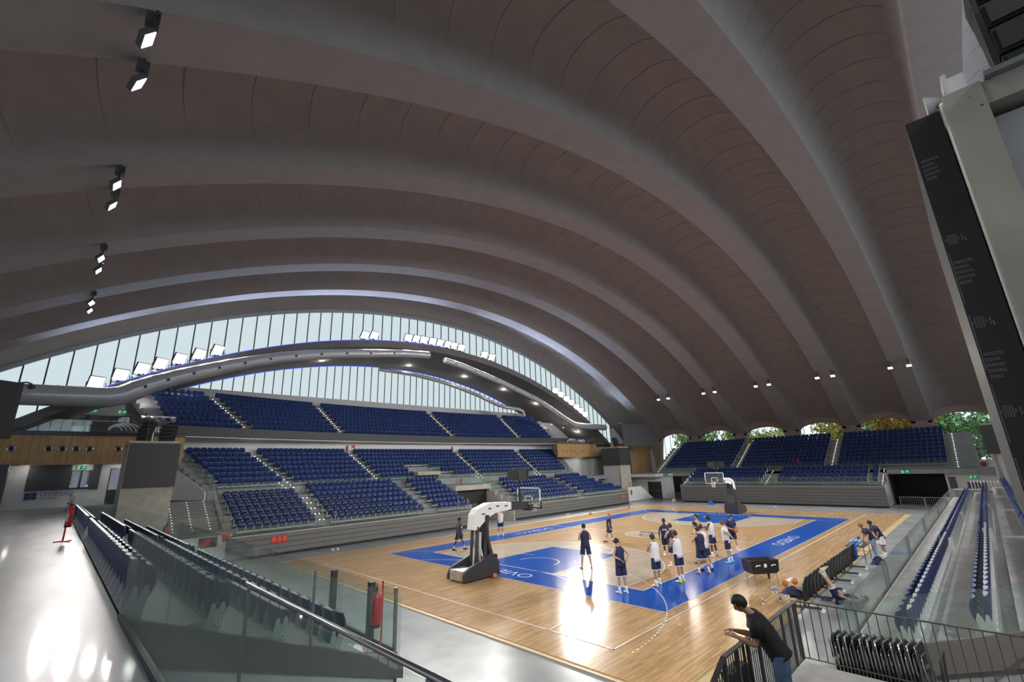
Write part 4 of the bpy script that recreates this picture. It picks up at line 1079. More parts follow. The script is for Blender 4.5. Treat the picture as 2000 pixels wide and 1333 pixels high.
# ---- stadium floodlights on the ledge
def floodlight(x, sy, i, label, bright, energy):
    z = max(8.8, zledge(x)); y = 26.75*sy
    t = empty('floodlight', (x, y, z))
    tgt = Vector((x*0.45+(-4 if bright else 3), -3.0*sy, 0)); d = (tgt-Vector((x, y, z+0.5))).normalized()
    q = d.to_track_quat('-Z', 'Y').to_matrix().to_4x4(); mt = Matrix.Translation((0, 0, 0.62)) @ q
    b = MB(); b.box((-0.5, -0.46, 0.0), (0.5, 0.46, 0.14)); b.xf(mt); b.build('housing', m_black, t)
    for k in range(3):
        b = MB(); b.box((-0.46, -0.43+0.29*k, -0.02), (0.46, -0.16+0.29*k, 0.0)); b.xf(mt); b.build('led_panel', m_flood, t)
    b = MB(); b.bar((-0.54, 0, 0), (-0.54, 0, 0.64), 0.05); b.bar((0.54, 0, 0), (0.54, 0, 0.64), 0.05); b.bar((-0.54, 0, 0.03), (0.54, 0, 0.03), 0.06); b.box((-0.2, 0.2, 0.02), (0.2, 0.4, 0.3)); b.build('bracket', m_dsteel, t)
    l = bpy.data.lights.new('beam', 'SPOT'); l.energy = energy; l.spot_size = rad(78); l.spot_blend = 0.6; l.shadow_soft_size = 0.4; l.color = (1.0, 0.97, 0.92)
    lo = bpy.data.objects.new('beam', l); COL.objects.link(lo); lo.parent = t; lo.matrix_local = Matrix.Translation(Vector((0, 0, 0.62))+d*0.1) @ q
    return tag(t, label, 'floodlight', 'floodlights on the ledge under the glazed arch')
FX = [-31.1, -29.8, -28.6, -27.5, -26.3, -25.0, -23.7, -10.1, -9.0, -4.6, -3.5, -2.4, -1.1, 0.0, 1.2, 2.2, 3.4, 7.4, 8.8, 22.1, 23.4, 24.8, 25.9, 27.3, 28.3, 29.4]
for i, x in enumerate(FX): floodlight(x, 1, i, 'lit floodlight on the ledge under the glazed arch, %s from the left' % ordw(i+1), i in (0, 1, 9, 11, 12, 16, 17, 18) or i > 18, FLOOD_W)
for i, x in enumerate((-29, -26, -10, -2, 5, 23, 26, 29)): floodlight(x, -1, i, 'unseen floodlight assumed on the ledge behind the camera, %s from the left' % ordw(i+1), False, FLOOD_W*2.2)  # unseen mirror set, assumed by symmetry, added to light the court from this side
# ---- pairs of small lamps under the ribs
def rib_lamp(x, y, k, dirx, label, cab):
    t0 = math.asin(x/R0); p = Vector(arc_pt(t0, y, 0.0)); t = empty('rib_spotlight', p)
    d = (Vector((x*0.35, y*0.7+(1.2 if k else -1.2), 0))-p).normalized(); q = d.to_track_quat('-Z', 'Y').to_matrix().to_4x4(); mt = Matrix.Translation((0, 0, -0.75)) @ q
    b = MB(); b.box((-0.24, -0.15, 0), (0.24, 0.15, 0.12)); b.xf(mt); b.build('housing', m_dark, t)
    b = MB(); b.box((-0.22, -0.13, -0.015), (0.22, 0.13, 0.0)); b.xf(mt); b.build('lens', m_flood, t)
    b = MB(); b.bar((0, 0, 0.1), (0, 0, -0.6), 0.06); b.box((-0.12, -0.12, -0.35), (0.12, 0.12, -0.1)); b.build('arm', m_dsteel, t)
    b = MB(); b.tube([(0, 0, -0.2), (0.1, 0.25*cab, -0.15), (0.05, 0.5*cab, -0.35), (0.0, 0.3*cab, -0.6), (0, 0.05*cab, -0.55)], 0.02, 5); b.build('cable', m_black, t, smooth=True)
    l = bpy.data.lights.new('beam', 'SPOT'); l.energy = PAIR_W; l.spot_size = rad(110); l.spot_blend = 0.8; l.shadow_soft_size = 0.3; l.color = (1.0, 0.93, 0.80)
    lo = bpy.data.objects.new('beam', l); COL.objects.link(lo); lo.parent = t; lo.matrix_local = Matrix.Translation(Vector((0, 0, -0.75))+d*0.08) @ q
    tag(t, label, 'spotlight', 'small lamps under the ribs')
for sx in (-1, 1):
    for k in range(5):
        y = -14+7*k
        for c, dy in enumerate((-0.8, 0.8)):
            rib_lamp(32.3*sx, y+dy, c, -sx, 'small lit ceiling lamp at the %s, %s rib from the camera, %s of its pair' % ('left' if sx < 0 else 'right', ORD[k], 'nearer' if c == 0 else 'farther'), 1 if c else -1)

# ---- downlights of the wings
def downlight(p, e, label, r=0.12):
    t = empty('downlight', p)
    b = MB(); b.lathe([(r*0.8, 0.0), (r, -0.005), (r, -0.03), (r*0.8, -0.03)], 16); b.build('rim', m_white2, t)
    b = MB(); b.lathe([(0.001, -0.012), (r*0.8, -0.012), (r*0.8, -0.008), (0.001, -0.008)], 16); b.build('lens', m_flood, t)
    l = bpy.data.lights.new('glow', 'POINT'); l.energy = e; l.shadow_soft_size = 0.12; l.color = (1.0, 0.96, 0.9)
    o = bpy.data.objects.new('glow', l); COL.objects.link(o); o.parent = t; o.location = (0, 0, -0.2)
    return tag(t, label, 'lamp', 'downlights of the galleries')
for k, (x, y, z) in enumerate(((-33.6, 25.2, 6.2), (-30.8, 25.2, 6.2), (-28.8, 25.2, 6.2))): downlight((x, y, z), 9, 'round downlight under the left timber gallery, %s from the left' % ORD[k])
for k, (x, y, z) in enumerate(((-32.6, 29.5, 11.0), (-30.0, 29.5, 11.6), (-28.0, 29.5, 12.0))): downlight((x, y, z), 70, 'round downlight over the left upper gallery, %s from the left' % ORD[k])
for k, (x, y, z) in enumerate(((24.6, 30, 11.6), (27.5, 30, 11.2), (31, 30, 10.6))): downlight((x, y, z), 70, 'round downlight over the right upper gallery, %s from the left' % ORD[k])
for k, (x, y, z) in enumerate(((25.5, 25.2, 6.2), (35.0, 18.6, 3.02), (33.5, 13.8, 3.02))): downlight((x, y, z), 8 if k == 0 else 50, 'round downlight under the far concourse, %s from the left' % ORD[k])
for k, (x, y) in enumerate(((-24, 31.2), (-12, 33.2), (0, 34), (9, 33.2), (16, 32.2), (22, 31))): downlight((x, y, zledge(x)-1.02), 60, 'small downlight in the brown soffit above the upper stand, %s from the left' % ORD[k], 0.09)
# ================================================================== COURT EQUIPMENT
def hoop(sx, label):
    """wheeled basketball stand; built for the near end (arm towards +x) and turned for the far one. Local x=0 is the front of the backboard"""
    t = empty('basketball_hoop_stand', (-12.8*sx*-1 if False else 12.8*sx, 0, 0.0), 0 if sx < 0 else PI)
    # base box
    b = MB(); b.box((-5.1, -0.5, 0.06), (-3.0, 0.5, 0.30)); b.box((-5.15, -0.48, 0.06), (-4.3, 0.48, 0.5)); b.build('ballast_base', mat('silver_ballast', (0.52, 0.52, 0.50), 0.35, metal=0.5, var=0.3, scale=5), t)
    m_pad = mat('charcoal_padding', (0.035, 0.036, 0.040), 0.6)
    side = [(-5.18, 0.06), (-2.95, 0.06), (-2.98, 0.6), (-3.25, 1.02), (-3.45, 1.05), (-4.85, 0.62), (-5.05, 0.52), (-5.16, 0.35)]
    for s in (-1, 1):
        b = MB(); b.prism(side, s*0.52, s*0.66); b.build('side_pad', m_pad, t)
    for x, y in ((-5.0, 0.42), (-5.0, -0.42), (-3.2, 0.42), (-3.2, -0.42)):
        b = MB(); b.tube([(x, y-0.06, 0.06), (x, y+0.06, 0.06)], 0.06, 10); b.build('wheel', mat('brown_rubber_wheel', (0.12, 0.03, 0.02), 0.6), t)
    b = MB(); b.box((-3.02, -0.52, 0.05), (-2.96, 0.52, 0.95)); b.build('lower_front_pad', m_pad, t)
    b = MB(); b.loft([[(x, -0.3, z), (x+d, -0.3, z+e), (x+d, 0.3, z+e), (x, 0.3, z)] for x, z, d, e in ((-3.02, 0.9, -0.16, -0.1), (-3.30, 1.7, -0.17, 0.0), (-3.32, 2.3, -0.17, 0.02), (-3.25, 2.78, -0.2, 0.03))]); b.build('front_pad', m_pad, t)
    b = MB()
    for s in (-1, 1): b.bar((-4.1, s*0.2, 0.3), (-3.95, s*0.2, 2.3), 0.09, 0.12); b.bar((-3.55, s*0.22, 0.3), (-3.42, s*0.2, 2.75), 0.10, 0.14)
    b.build('mast', m_dsteel, t)
    b = MB(); b.tube([(-4.12, 0, 0.35), (-4.0, 0, 1.35)], 0.06, 10); b.tube([(-4.0, 0, 1.35), (-3.9, 0, 2.2)], 0.045, 10); b.tube([(-3.7, 0, 0.3), (-3.62, 0, 2.0)], 0.07, 10); b.build('lift_cylinder', m_bracket, t, smooth=True)
    arm = [(-4.28, 2.18), (-4.2, 2.86), (-3.98, 3.12), (-3.15, 3.36), (-1.62, 3.30), (-1.62, 2.93), (-2.78, 2.84), (-3.25, 2.66), (-3.75, 2.34), (-3.95, 2.14)]
    for s in (-1, 1): b = MB(); b.prism(arm, s*0.17, s*0.23); b.build('arm_cheek', m_white2, t)
    b = MB(); b.prism(arm[:5]+[(-1.62, 3.24), (-3.15, 3.3), (-3.95, 3.06), (-4.15, 2.84), (-4.22, 2.2)], -0.17, 0.17); b.build('arm_cover', m_white2, t)
    b = MB()
    for x, z, a in ((-2.0, 3.13, -0.05), (-2.6, 3.16, 0.0), (-3.15, 3.08, 0.3), (-3.6, 2.86, 0.6)):
        for s in (-1, 1): b.box((x-0.11, s*0.231-0.003, z-0.035), (x+0.11, s*0.231+0.003, z+0.035))
    b.build('arm_slots', m_dark, t)
    b = MB(); b.prism([(-1.62, 3.34), (-0.25, 3.22), (-0.22, 2.85), (-1.62, 2.86)], -0.2, 0.2); b.build('arm_head_pad', m_pad, t)
    b = MB(); b.box((-0.28, -0.32, 2.75), (-0.02, 0.32, 3.05)); b.bar((-0.25, -0.3, 3.05), (-0.05, -0.75, 3.6), 0.04); b.bar((-0.25, 0.3, 3.05), (-0.05, 0.75, 3.6), 0.04); b.build('board_mount', m_dsteel, t)
    # backboard
    b = MB(); b.box((-0.02, -0.9, 2.9), (0.0, 0.9, 3.95)); bb = b.build('backboard', m_glass, t)
    b = MB()
    for a, c in (((-0.9, 2.9), (0.9, 2.96)), ((-0.9, 3.89), (0.9, 3.95)), ((-0.9, 2.9), (-0.84, 3.95)), ((0.84, 2.9), (0.9, 3.95))): b.box((-0.035, a[0], a[1]), (0.012, c[0], c[1]))
    for a, c in (((-0.295, 3.05), (0.295, 3.1)), ((-0.295, 3.45), (0.295, 3.5)), ((-0.295, 3.05), (-0.245, 3.5)), ((0.245, 3.05), (0.295, 3.5))): b.box((-0.022, a[0], a[1]), (0.004, c[0], c[1]))
    b.build('white_frame', m_white2, bb)
    b = MB(); b.box((-0.05, -0.93, 2.86), (0.03, 0.93, 2.92)); b.box((-0.05, -0.93, 2.86), (0.03, -0.89, 3.25)); b.box((-0.05, 0.89, 2.86), (0.03, 0.93, 3.25)); b.build('edge_padding', m_black, bb)
    b = MB(); n = 24
    b.loft([[(0.375+(0.225+0.012*cos(a))*cos(th), (0.225+0.012*cos(a))*sin(th), 3.05+0.012*sin(a)) for a in [2*PI*i/6 for i in range(6)]] for th in [2*PI*k/n for k in range(n+1)]], cap=False); b.box((0.0, -0.08, 2.99), (0.16, 0.08, 3.06)); rim = b.build('rim', mat('orange_rim', (0.75, 0.09, 0.02), 0.4), t)
    b = MB()
    for k in range(12):
        for dv in (1, -1):
            pts = []
            for i in range(6):
                v = i/5; th = 2*PI*(k+dv*v*1.5)/12; r = 0.225-0.10*v**0.7; pts.append((0.375+r*cos(th), r*sin(th), 3.04-0.42*v))
            b.tube(pts, 0.007, 4)
    b.build('net', m_white2, rim)
    # shot clock on a pole
    b = MB(); b.bar((-0.75, 0, 3.2), (-0.75, 0, 5.0), 0.07); b.bar((-1.1, 0, 3.2), (-0.75, 0, 3.75), 0.04); b.build('clock_pole', m_black, t)
    for s in (-1, 1):
        b = MB(); b.box((-0.82, s*0.03 if s > 0 else -0.76, 4.38), (-0.66, 0.76 if s > 0 else -0.03, 4.95)); b.xf(Matrix.Translation((-0.75, 0, 0)) @ Matrix.Rotation(s*0.12, 4, 'Z') @ Matrix.Translation((0.75, 0, 0))); b.build('shot_clock', m_black, t)
        b = MB(); b.bar((-0.72, s*0.18, 4.28), (-0.72, s*0.18, 4.5), 0.05); b.build('signal_lamp', mat('orange_signal', (0.6, 0.25, 0.12), 0.4), t)
    return tag(t, label, 'basketball hoop', 'basketball hoops')
hoop(-1, 'near basketball hoop stand with white arm, seen from behind')
hoop(1, 'far basketball hoop stand with dark padded mast, facing the camera')

def ball(x, y, z, label):
    t = MB(); t.ball((0, 0, 0), 0.121, 20); o = t.build('basketball', m_orange, smooth=True, loc=(x, y, z+0.121))
    s = MB(); n = 28
    for f in (lambda a: (cos(a), sin(a), 0), lambda a: (cos(a), 0, sin(a)), lambda a: (0.62, 0.785*cos(a), 0.785*sin(a)), lambda a: (-0.62, 0.785*cos(a), 0.785*sin(a))):
        s.tube([Vector(f(2*PI*k/n))*0.1205 for k in range(n+1)], 0.0028, 4, cap=False)
    s.build('seams', m_black, o)
    o.rotation_euler = (random.random()*3, random.random()*3, random.random()*3)
    return tag(o, label, 'ball', 'basketballs')
# ---- pixel-measured spots on the floor: people and things are given by metres on the court
ball(-16.35, -0.95, 0.0, 'basketball lying against the base of the near hoop stand')
ball(8.58, 11.67, 0.0, 'basketball lying alone near the far sideline, nearer of two')
ball(17.07, 12.3, 0.0, 'basketball lying by the far stand corner, farther of two')
ball(-9.9, -11.65, 0.0, 'basketball beside the row of bench chairs, left of two together')
ball(-9.34, -11.85, 0.0, 'basketball beside the row of bench chairs, right of two together')
ball(-7.25, -12.8, 0.475, 'basketball resting on a bench chair in the row')

# ---- bench chairs: a row of wheeled padded armchairs seen from behind
m_pvc = mat('black_leatherette', (0.02, 0.02, 0.022), 0.33)
def bench_unit(x, y, label, feet):
    t = empty('bench_chair', (x, y, 0), PI/2)                # faces +y, the court
    b = MB(); pts = []
    rings = []
    for i in range(9):
        v = i/8; w = 0.265*(1-0.5*max(0, v-0.62)**1.4*2.2)
        z = 0.30+0.78*v; xx = -0.12-0.16*v+0.05*sin(PI*v)
        th = 0.075*(1-0.45*v)
        rings.append([(xx-th*cos(a), w*sin(a)*1.0, z) if cos(a) > 0 else (xx-th*1.0*cos(a), w*sin(a), z) for a in [2*PI*k/14 for k in range(14)]])
    b.loft(rings); b.build('backrest', m_pvc, t, smooth=50)
    b = MB(); b.prism([(-0.2, 0.36), (0.32, 0.42), (0.34, 0.48), (-0.16, 0.46)], -0.24, 0.24); b.build('seat', m_pvc, t)
    for s in (-1, 1):
        b = MB(); b.prism([(-0.26, 0.36), (0.3, 0.36), (0.3, 0.42), (-0.26, 0.42)], s*0.25-0.02, s*0.25+0.02); b.build('arm_panel', m_pvc, t)
    b = MB(); b.bar((0.0, -0.27, 0.34), (0.0, 0.27, 0.34), 0.06); b.build('seat_beam', m_dsteel, t)
    if feet:
        b = MB(); b.bar((-0.05, 0, 0.1), (-0.05, 0, 0.36), 0.07); b.bar((0.25, 0, 0.05), (-0.55, 0, 0.08), 0.07, 0.07); b.build('foot_beam', m_dsteel, t)
        b = MB(); b.tube([(-0.58, -0.03, 0.03), (-0.58, 0.03, 0.03)], 0.065, 14); b.build('white_wheel', m_white2, t)
        b = MB(); b.tube([(0.25, -0.03, 0.06), (0.25, 0.03, 0.06)], 0.06, 12); b.build('front_wheel', m_dark, t)
    return tag(t, label, 'chair', 'bench chairs beside the court')
for i in range(17):
    bench_unit(-12.7+0.545*i, -12.98, 'black padded bench chair at the court edge, %s from the camera' % ordw(i+1), i % 3 == 0)
def cloth(name, c, sx, sy, z, m, label, cat, amp=0.06, seed=1):
    rnd = random.Random(seed); b = MB(); n = 12; g = []
    for i in range(n+1):
        row = []
        for j in range(n+1):
            u, v = -1+2*i/n, -1+2*j/n; r = min(1, sqrt(u*u+v*v))
            row.append((c[0]+u*sx*(1-0.15*rnd.random()), c[1]+v*sy*(1-0.15*rnd.random()), z+(1-r**2)*amp*(1+0.8*rnd.random())+0.012))
        g.append(row)
    vs = [p for r in g for p in r]; N = n+1
    b.add(vs, [(i*N+j, i*N+j+1, (i+1)*N+j+1, (i+1)*N+j) for i in range(n) for j in range(n)])
    o = b.build(name, m, smooth=True); s = o.modifiers.new('s', 'SOLIDIFY'); s.thickness = 0.012
    return tag(o, label, cat)
m_navy = mat('navy_cotton', (0.010, 0.014, 0.050), 0.8, var=0.2, scale=15)
m_royal = mat('royal_blue_cotton', (0.02, 0.10, 0.55), 0.75, var=0.15, scale=12)
# navy jacket hung over the first chairs, blue shirt over a far one
def draped(x, y, m, label, w=0.26, flat_=False):
    b = MB(); sec = [(0.42, 0.50), (0.2, 0.53), (0.0, 0.56), (-0.10, 0.75), (-0.24, 1.10), (-0.30, 1.13), (-0.36, 1.07), (-0.34, 0.7), (-0.30, 0.45)]
    if flat_: sec = [(0.30, 0.28), (0.26, 0.45), (0.12, 0.53), (-0.04, 0.53), (-0.18, 0.55), (-0.24, 0.72), (-0.27, 0.80)]
    rings = []
    for k in range(7):
        u = -1+2*k/6
        rings.append([(x+u*w+0.02*sin(5*u), y+a+0.015*sin(9*u+a*7), z-0.05*u*u+0.01*sin(12*u)) for a, z in sec])
    vs = [p for r in rings for p in r]; n = len(sec)
    b.add(vs, [(i*n+j, i*n+j+1, (i+1)*n+j+1, (i+1)*n+j) for i in range(6) for j in range(n-1)])
    o = b.build('jacket', m, smooth=True); s = o.modifiers.new('s', 'SOLIDIFY'); s.thickness = 0.02
    return tag(o, label, 'clothing')
cloth('jacket', (-12.75, -12.72), 0.36, 0.36, 0.475, m_navy, 'navy jacket spread over the seat of the nearest bench chair', 'clothing', 0.13, 3)
draped(-4.5, -12.98, m_royal, 'bright blue shirt hanging over a far bench chair', 0.2)
# ---- fabric ball bag on folding legs
t = empty('ball_cart', (-10.35, -10.95, 0)); t.rotation_euler = (0, 0, rad(-38))
m_bag = mat('black_nylon', (0.018, 0.018, 0.02), 0.5)
top = [(-0.62, -0.34), (0.62, -0.34), (0.62, 0.34), (-0.62, 0.34)]
b = MB(); outer = [[(x*0.80, y*0.7, 0.50) for x, y in top], [(x*0.95, y*0.92, 0.60) for x, y in top], [(x, y, 1.02) for x, y in top]]; inner = [[(x*0.96, y*0.93, 1.02) for x, y in top], [(x*0.78, y*0.66, 0.54) for x, y in top]]
b.loft(outer+inner); b.build('fabric_basket', m_bag, t)
b = MB()
for u in (-1, 1):
    for s in (-1, 1): b.tube([(u*0.52, s*0.28, 0.0), (u*0.48, s*0.24, 0.56)], 0.014, 6); b.ball((u*0.52, s*0.28, 0.015), 0.03, 8)
b.build('folding_legs', m_steel, t)
b = MB(); b.tube([(x, y, 1.02) for x, y in top+[top[0]]], 0.016, 6); b.build('rim_tube', m_black, t)
b = MB(); b.loft([[(0.1, -0.26, 0.54), (0.2, -0.26, 0.54), (0.17, -0.25, 0.3), (0.13, -0.25, 0.3)], [(0.1, -0.2, 0.54), (0.2, -0.2, 0.54), (0.17, -0.2, 0.3), (0.13, -0.2, 0.3)]]); b.build('hanging_strap', m_bag, t)
b = MB(); n_ = Vector((0, -1, 0.12)).normalized()
b.loft([[(0.0+0.07*cos(a), -0.337, 0.83+0.08*sin(a)) for a in [2*PI*k/16 for k in range(16)]], [(0.0+0.07*cos(a), -0.343, 0.83+0.08*sin(a)) for a in [2*PI*k/16 for k in range(16)]]]); b.build('crest_print', m_white2, t)
for x in (-0.42, 0.26):
    b = MB(); b.tube([(x, -0.338, 0.80), (x+0.05, -0.338, 0.84), (x+0.2, -0.338, 0.84)], 0.022, 6); b.build('logo_print', m_white2, t)
tag(t, 'black fabric ball basket on crossed legs beside the blue border', 'ball cart')
# ---- water bottles
m_pet = glass('clear_plastic', (0.90, 0.93, 0.96), 0.5, (0.8, 0.85, 0.9)); m_lab = mat('blue_label', (0.05, 0.20, 0.62), 0.4)
BOT = None
def bottle(x, y, z, label, group='water bottles', lying=False):
    global BOT
    if BOT is None:
        BOT = MB().lathe([(0.001, 0), (0.036, 0.005), (0.038, 0.12), (0.036, 0.20), (0.016, 0.27), (0.014, 0.30), (0.001, 0.30)], 12).build('water_bottle', m_pet, smooth=40)
        MB().lathe([(0.0385, 0.10), (0.039, 0.105), (0.039, 0.165), (0.0385, 0.17)], 12).build('label', m_lab, BOT)
        MB().lathe([(0.001, 0.295), (0.016, 0.295), (0.016, 0.32), (0.001, 0.32)], 10).build('cap', m_lab, BOT); o = BOT
    else: o = copy_tree(BOT)
    o.location = (x, y, z)
    if lying: o.rotation_euler = (PI/2, 0, random.random()*6); o.location.z += 0.038
    return tag(o, label, 'bottle', group)
for i, (x, y) in enumerate(((-13.12, -11.8), (-11.32, -11.59), (-12.42, -12.17), (-11.63, -12.11), (-11.15, -11.66))):
    bottle(x, y, 0, 'clear water bottle standing on the wood floor near the bench, %s from the camera' % ORD[i])
for i, (x, y) in enumerate(((-10.95, -13.30), (-10.8, -13.36), (-10.65, -13.28), (-10.9, -13.18))): bottle(x, y, -0.06, 'water bottle lying in a heap on the grey floor behind the chairs, %s of four' % ORD[i], lying=True)
# ---- side table
t = empty('folding_table', (-1.9, -12.95, -0.06))
b = MB(); b.box((-0.9, -0.4, 0.72), (0.9, 0.4, 0.76)); b.build('tabletop', mat('dark_tabletop', (0.05, 0.05, 0.052), 0.5), t)
for x in (-0.75, 0.75):
    for y in (-0.32, 0.32): b = MB(); b.bar((x, y, 0), (x*0.95, y, 0.72), 0.03); b.build('leg', m_dsteel, t)
    b = MB(); b.bar((x, -0.32, 0.3), (x, 0.32, 0.3), 0.02); b.build('brace', m_dsteel, t)
tag(t, 'dark folding table full of bottles beyond the bench chairs', 'table')
k = 0
for i in range(5):
    for j in range(3):
        k += 1; bottle(-2.65+0.16*i, -13.15+0.17*j, 0.70, 'water bottle standing in the cluster on the folding table, %s of fifteen' % ordw(k))
cloth('training_bag', (-1.25, -12.9), 0.3, 0.22, 0.70, m_bag, 'black bag lying on the folding table', 'bag', 0.16, 5)
cloth('kit_pile', (-2.6, -13.75), 0.42, 0.32, -0.06, m_navy, 'heap of navy clothes on the floor beside the folding table', 'clothing', 0.22, 2)
cloth('blue_mat', (1.1, -14.3), 0.5, 0.5, -0.06, m_royal, 'light blue round cloth on the floor beyond the two coaches', 'mat', 0.03, 9)
cloth('towel', (-8.8, -11.6), 0.34, 0.24, 0.0, m_white2, 'white towel crumpled beside two basketballs', 'towel', 0.07, 4)
cloth('exercise_mat', (-10.75, -14.15), 0.85, 0.3, -0.06, m_black, 'thin black mat under the lying player', 'mat', 0.0, 6)
cloth('kit_bag', (28.2, 12.2), 0.55, 0.3, -0.06, m_white2, 'white bag on the floor at the far left passage', 'bag', 0.2, 11)
cloth('blue_jacket', (25.2, 6.0), 0.5, 0.4, -0.06, m_royal, 'bright blue cloth on the floor before the far stand front', 'clothing', 0.25, 12)
for (x, y, lab) in ((-17.5, 14.6, 'pair of white shoes before the long stand front'), (24.6, -1.2, 'pair of white shoes before the far stand front'), (8.0, 14.4, 'white shoes before the long stand right of the passage')):
    b = MB()
    for d in (0, 0.35): b.loft([[(x+d+u, y+w, -0.06+z) for u, w, z in ((-0.05*k_, -0.14, 0.0), (0.05*k_, -0.14, 0.0), (0.06*k_, 0.14, 0.0), (-0.06*k_, 0.14, 0.0))] for k_ in (1,)]+[[(x+d+u, y+w, -0.06+0.1) for u, w in ((-0.04, -0.12), (0.04, -0.12), (0.04, 0.02), (-0.04, 0.02))]])
    tag(b.build('shoes', m_white2), lab, 'shoes')

# ---- fire extinguishers
def extinguisher(loc, label, stand=False, rz=0.0):
    t = empty('fire_extinguisher', loc, rz); z0 = 0.42 if stand else 0.0
    b = MB(); b.lathe([(0.001, z0), (0.075, z0), (0.08, z0+0.03), (0.08, z0+0.42), (0.06, z0+0.49), (0.025, z0+0.52), (0.025, z0+0.56), (0.001, z0+0.56)], 20); b.build('cylinder', m_red, t, smooth=40)
    b = MB(); b.lathe([(0.001, z0-0.03), (0.076, z0-0.03), (0.082, z0+0.02), (0.001, z0+0.02)], 20); b.build('base_ring', m_black, t)
    b = MB(); b.box((-0.03, -0.02, z0+0.55), (0.05, 0.02, z0+0.60)); b.bar((0.03, 0, z0+0.6), (0.13, 0, z0+0.63), 0.02); b.bar((0.03, 0, z0+0.56), (0.12, 0, z0+0.55), 0.018); b.build('valve_handle', m_black, t)
    b = MB(); b.tube([(-0.03, 0, z0+0.57), (-0.10, 0.03, z0+0.5), (-0.10, 0.05, z0+0.3), (-0.09, 0.05, z0+0.16)], 0.012, 6); b.build('hose', m_black, t, smooth=True)
    b = MB(); b.loft([[(0.0815*cos(a), 0.0815*sin(a), z0+h) for a in [-1.0+2.0*k/8 for k in range(9)]] for h in (0.12, 0.34)], cap=False, close=False); b.build('label', mat('extinguisher_label', (0.62, 0.42, 0.36), 0.4), t)
    if stand:
        b = MB(); b.bar((0, -0.10, 0.0), (0, -0.10, 1.12), 0.03); b.bar((-0.2, -0.10, 0.015), (0.2, -0.10, 0.015), 0.04, 0.03); b.bar((-0.0, -0.10, 0.015), (-0.0, 0.28, 0.015), 0.04, 0.03); b.bar((0, -0.10, z0+0.3), (0, -0.02, z0+0.3), 0.03); b.build('stand', m_red, t)
    return tag(t, label, 'fire extinguisher', 'fire extinguishers')
extinguisher((-31.68, 0.15, 3.476), 'red fire extinguisher on a stand on the polished walkway', True, rz=rad(200))
extinguisher((-27.75, -10.5, 2.1), 'red fire extinguisher on a stand behind the near glass rail end', True, rz=rad(60))
for p, l in (((-24.0, 25.88, 4.3), 'fire extinguisher on the white wall beside the dark door'), ((-27.0, 16.0, 1.9), 'fire extinguisher at the foot of the left pylon'), ((-16.6, 21.2, 3.6), 'fire extinguisher at the head of the first stair of the lower stand'),
             (tuple(pol(28.75, -10.2, 7.25)), 'fire extinguisher on the white wall behind the second stair'), (tuple(pol(28.75, 3.4, 7.25)), 'fire extinguisher on the white wall behind the third stair'), ((25.3, 16.8, 0.9), 'fire extinguisher on the low white wall below the far pylon'),
             ((33.2, -2.2, 4.3), 'fire extinguisher in front of the far upper seats'), ((28.6, -10.85, 2.4), 'fire extinguisher at the right end of the far lower stand'), ((-0.2, 22.2, 3.5), 'fire extinguisher beside the passage in the middle stand')):
    extinguisher(p, l)
def red_sign(p, right, w, h, label, cells=2):
    r = Vector(right); n = r.cross(Vector((0, 0, 1))); t = empty('fire_sign', p)
    def P(u, v, d): return r*u+Vector((0, 0, v))+n*d
    for c in range(cells):
        a0, a1 = w*c/cells+0.01, w*(c+1)/cells-0.01
        b = MB(); b.loft([[P(a0, 0, d), P(a1, 0, d), P(a1, h, d), P(a0, h, d)] for d in (0, 0.015)]); b.build('plate', mat('red_sign_plate', (0.75, 0.05, 0.03), 0.5), t)
        b = MB(); m_ = (a0+a1)/2; q = (a1-a0)
        b.bar(P(m_-q*0.15, h*0.2, 0.02), P(m_-q*0.15, h*0.65, 0.02), q*0.2, 0.01); b.bar(P(m_+q*0.2, h*0.3, 0.02), P(m_+q*0.2, h*0.8, 0.02), q*0.12, 0.01); b.bar(P(m_-q*0.15, h*0.75, 0.02), P(m_+q*0.1, h*0.8, 0.02), q*0.1, 0.01); b.build('pictogram', m_white2, t)
    return tag(t, label, 'sign', 'red fire safety signs')
red_sign((-25.0, 16.26, 1.0), (1, 0, 0), 0.42, 0.42, 'red fire sign on the dark panel under the left stair landing', 1)
red_sign((-23.95, 16.26, 1.15), (1, 0, 0), 0.45, 0.42, 'red fire sign at the corner of the left stair landing')
red_sign((-21.2, 15.74, 0.75), (1, 0, 0), 1.0, 0.4, 'row of red fire signs on the grey front of the long stand', 3)
red_sign((21.0, 15.74, 0.75), (1, 0, 0), 0.8, 0.35, 'red fire signs at the far end of the long stand front')
red_sign(tuple(pol(28.85, -9.7, 7.6)), (1, 0, 0), 0.4, 0.3, 'red fire sign on the white wall behind the second stair')
red_sign((24.75, 16.82, 2.0), (1, 0, 0), 0.4, 0.5, 'red fire sign above the low white wall by the far pylon', 1)

# ---- landing with the barred railing where the photographer's neighbour leans
ZL = 1.53
b = MB(); b.box((-25.3, -18.8, 0), (-21.92, -15.5, ZL)); struct(b.build('floor_landing', mat('landing_concrete', (0.30, 0.30, 0.295), 0.6, var=0.12, scale=4)), 'grey concrete landing at the lower right')
b = MB(); b.box((-21.92, -18.8, 0), (-20.52, -15.5, 0.95)); struct(b.build('floor_lower_landing', MATS['landing_concrete']))
bar_rail([(-27.2, -15.52), (-25.25, -15.48), (-21.88, -15.48)], 0.98, 'dark barred railing of the landing, the side facing the court', [0.75, ZL, ZL], gap=0.072, w=0.012, railw=0.07,
         posts=((1, 0), (1, 6), (1, 12), (1, 18), (1, 26), (1, 34), (1, 40), (1, 45)))
bar_rail([(-21.86, -15.42), (-21.86, -18.39), (-20.9, -18.8)], 0.98, 'dark barred railing of the landing, the side facing the near stand', [ZL, ZL, ZL], gap=0.14, w=0.013)
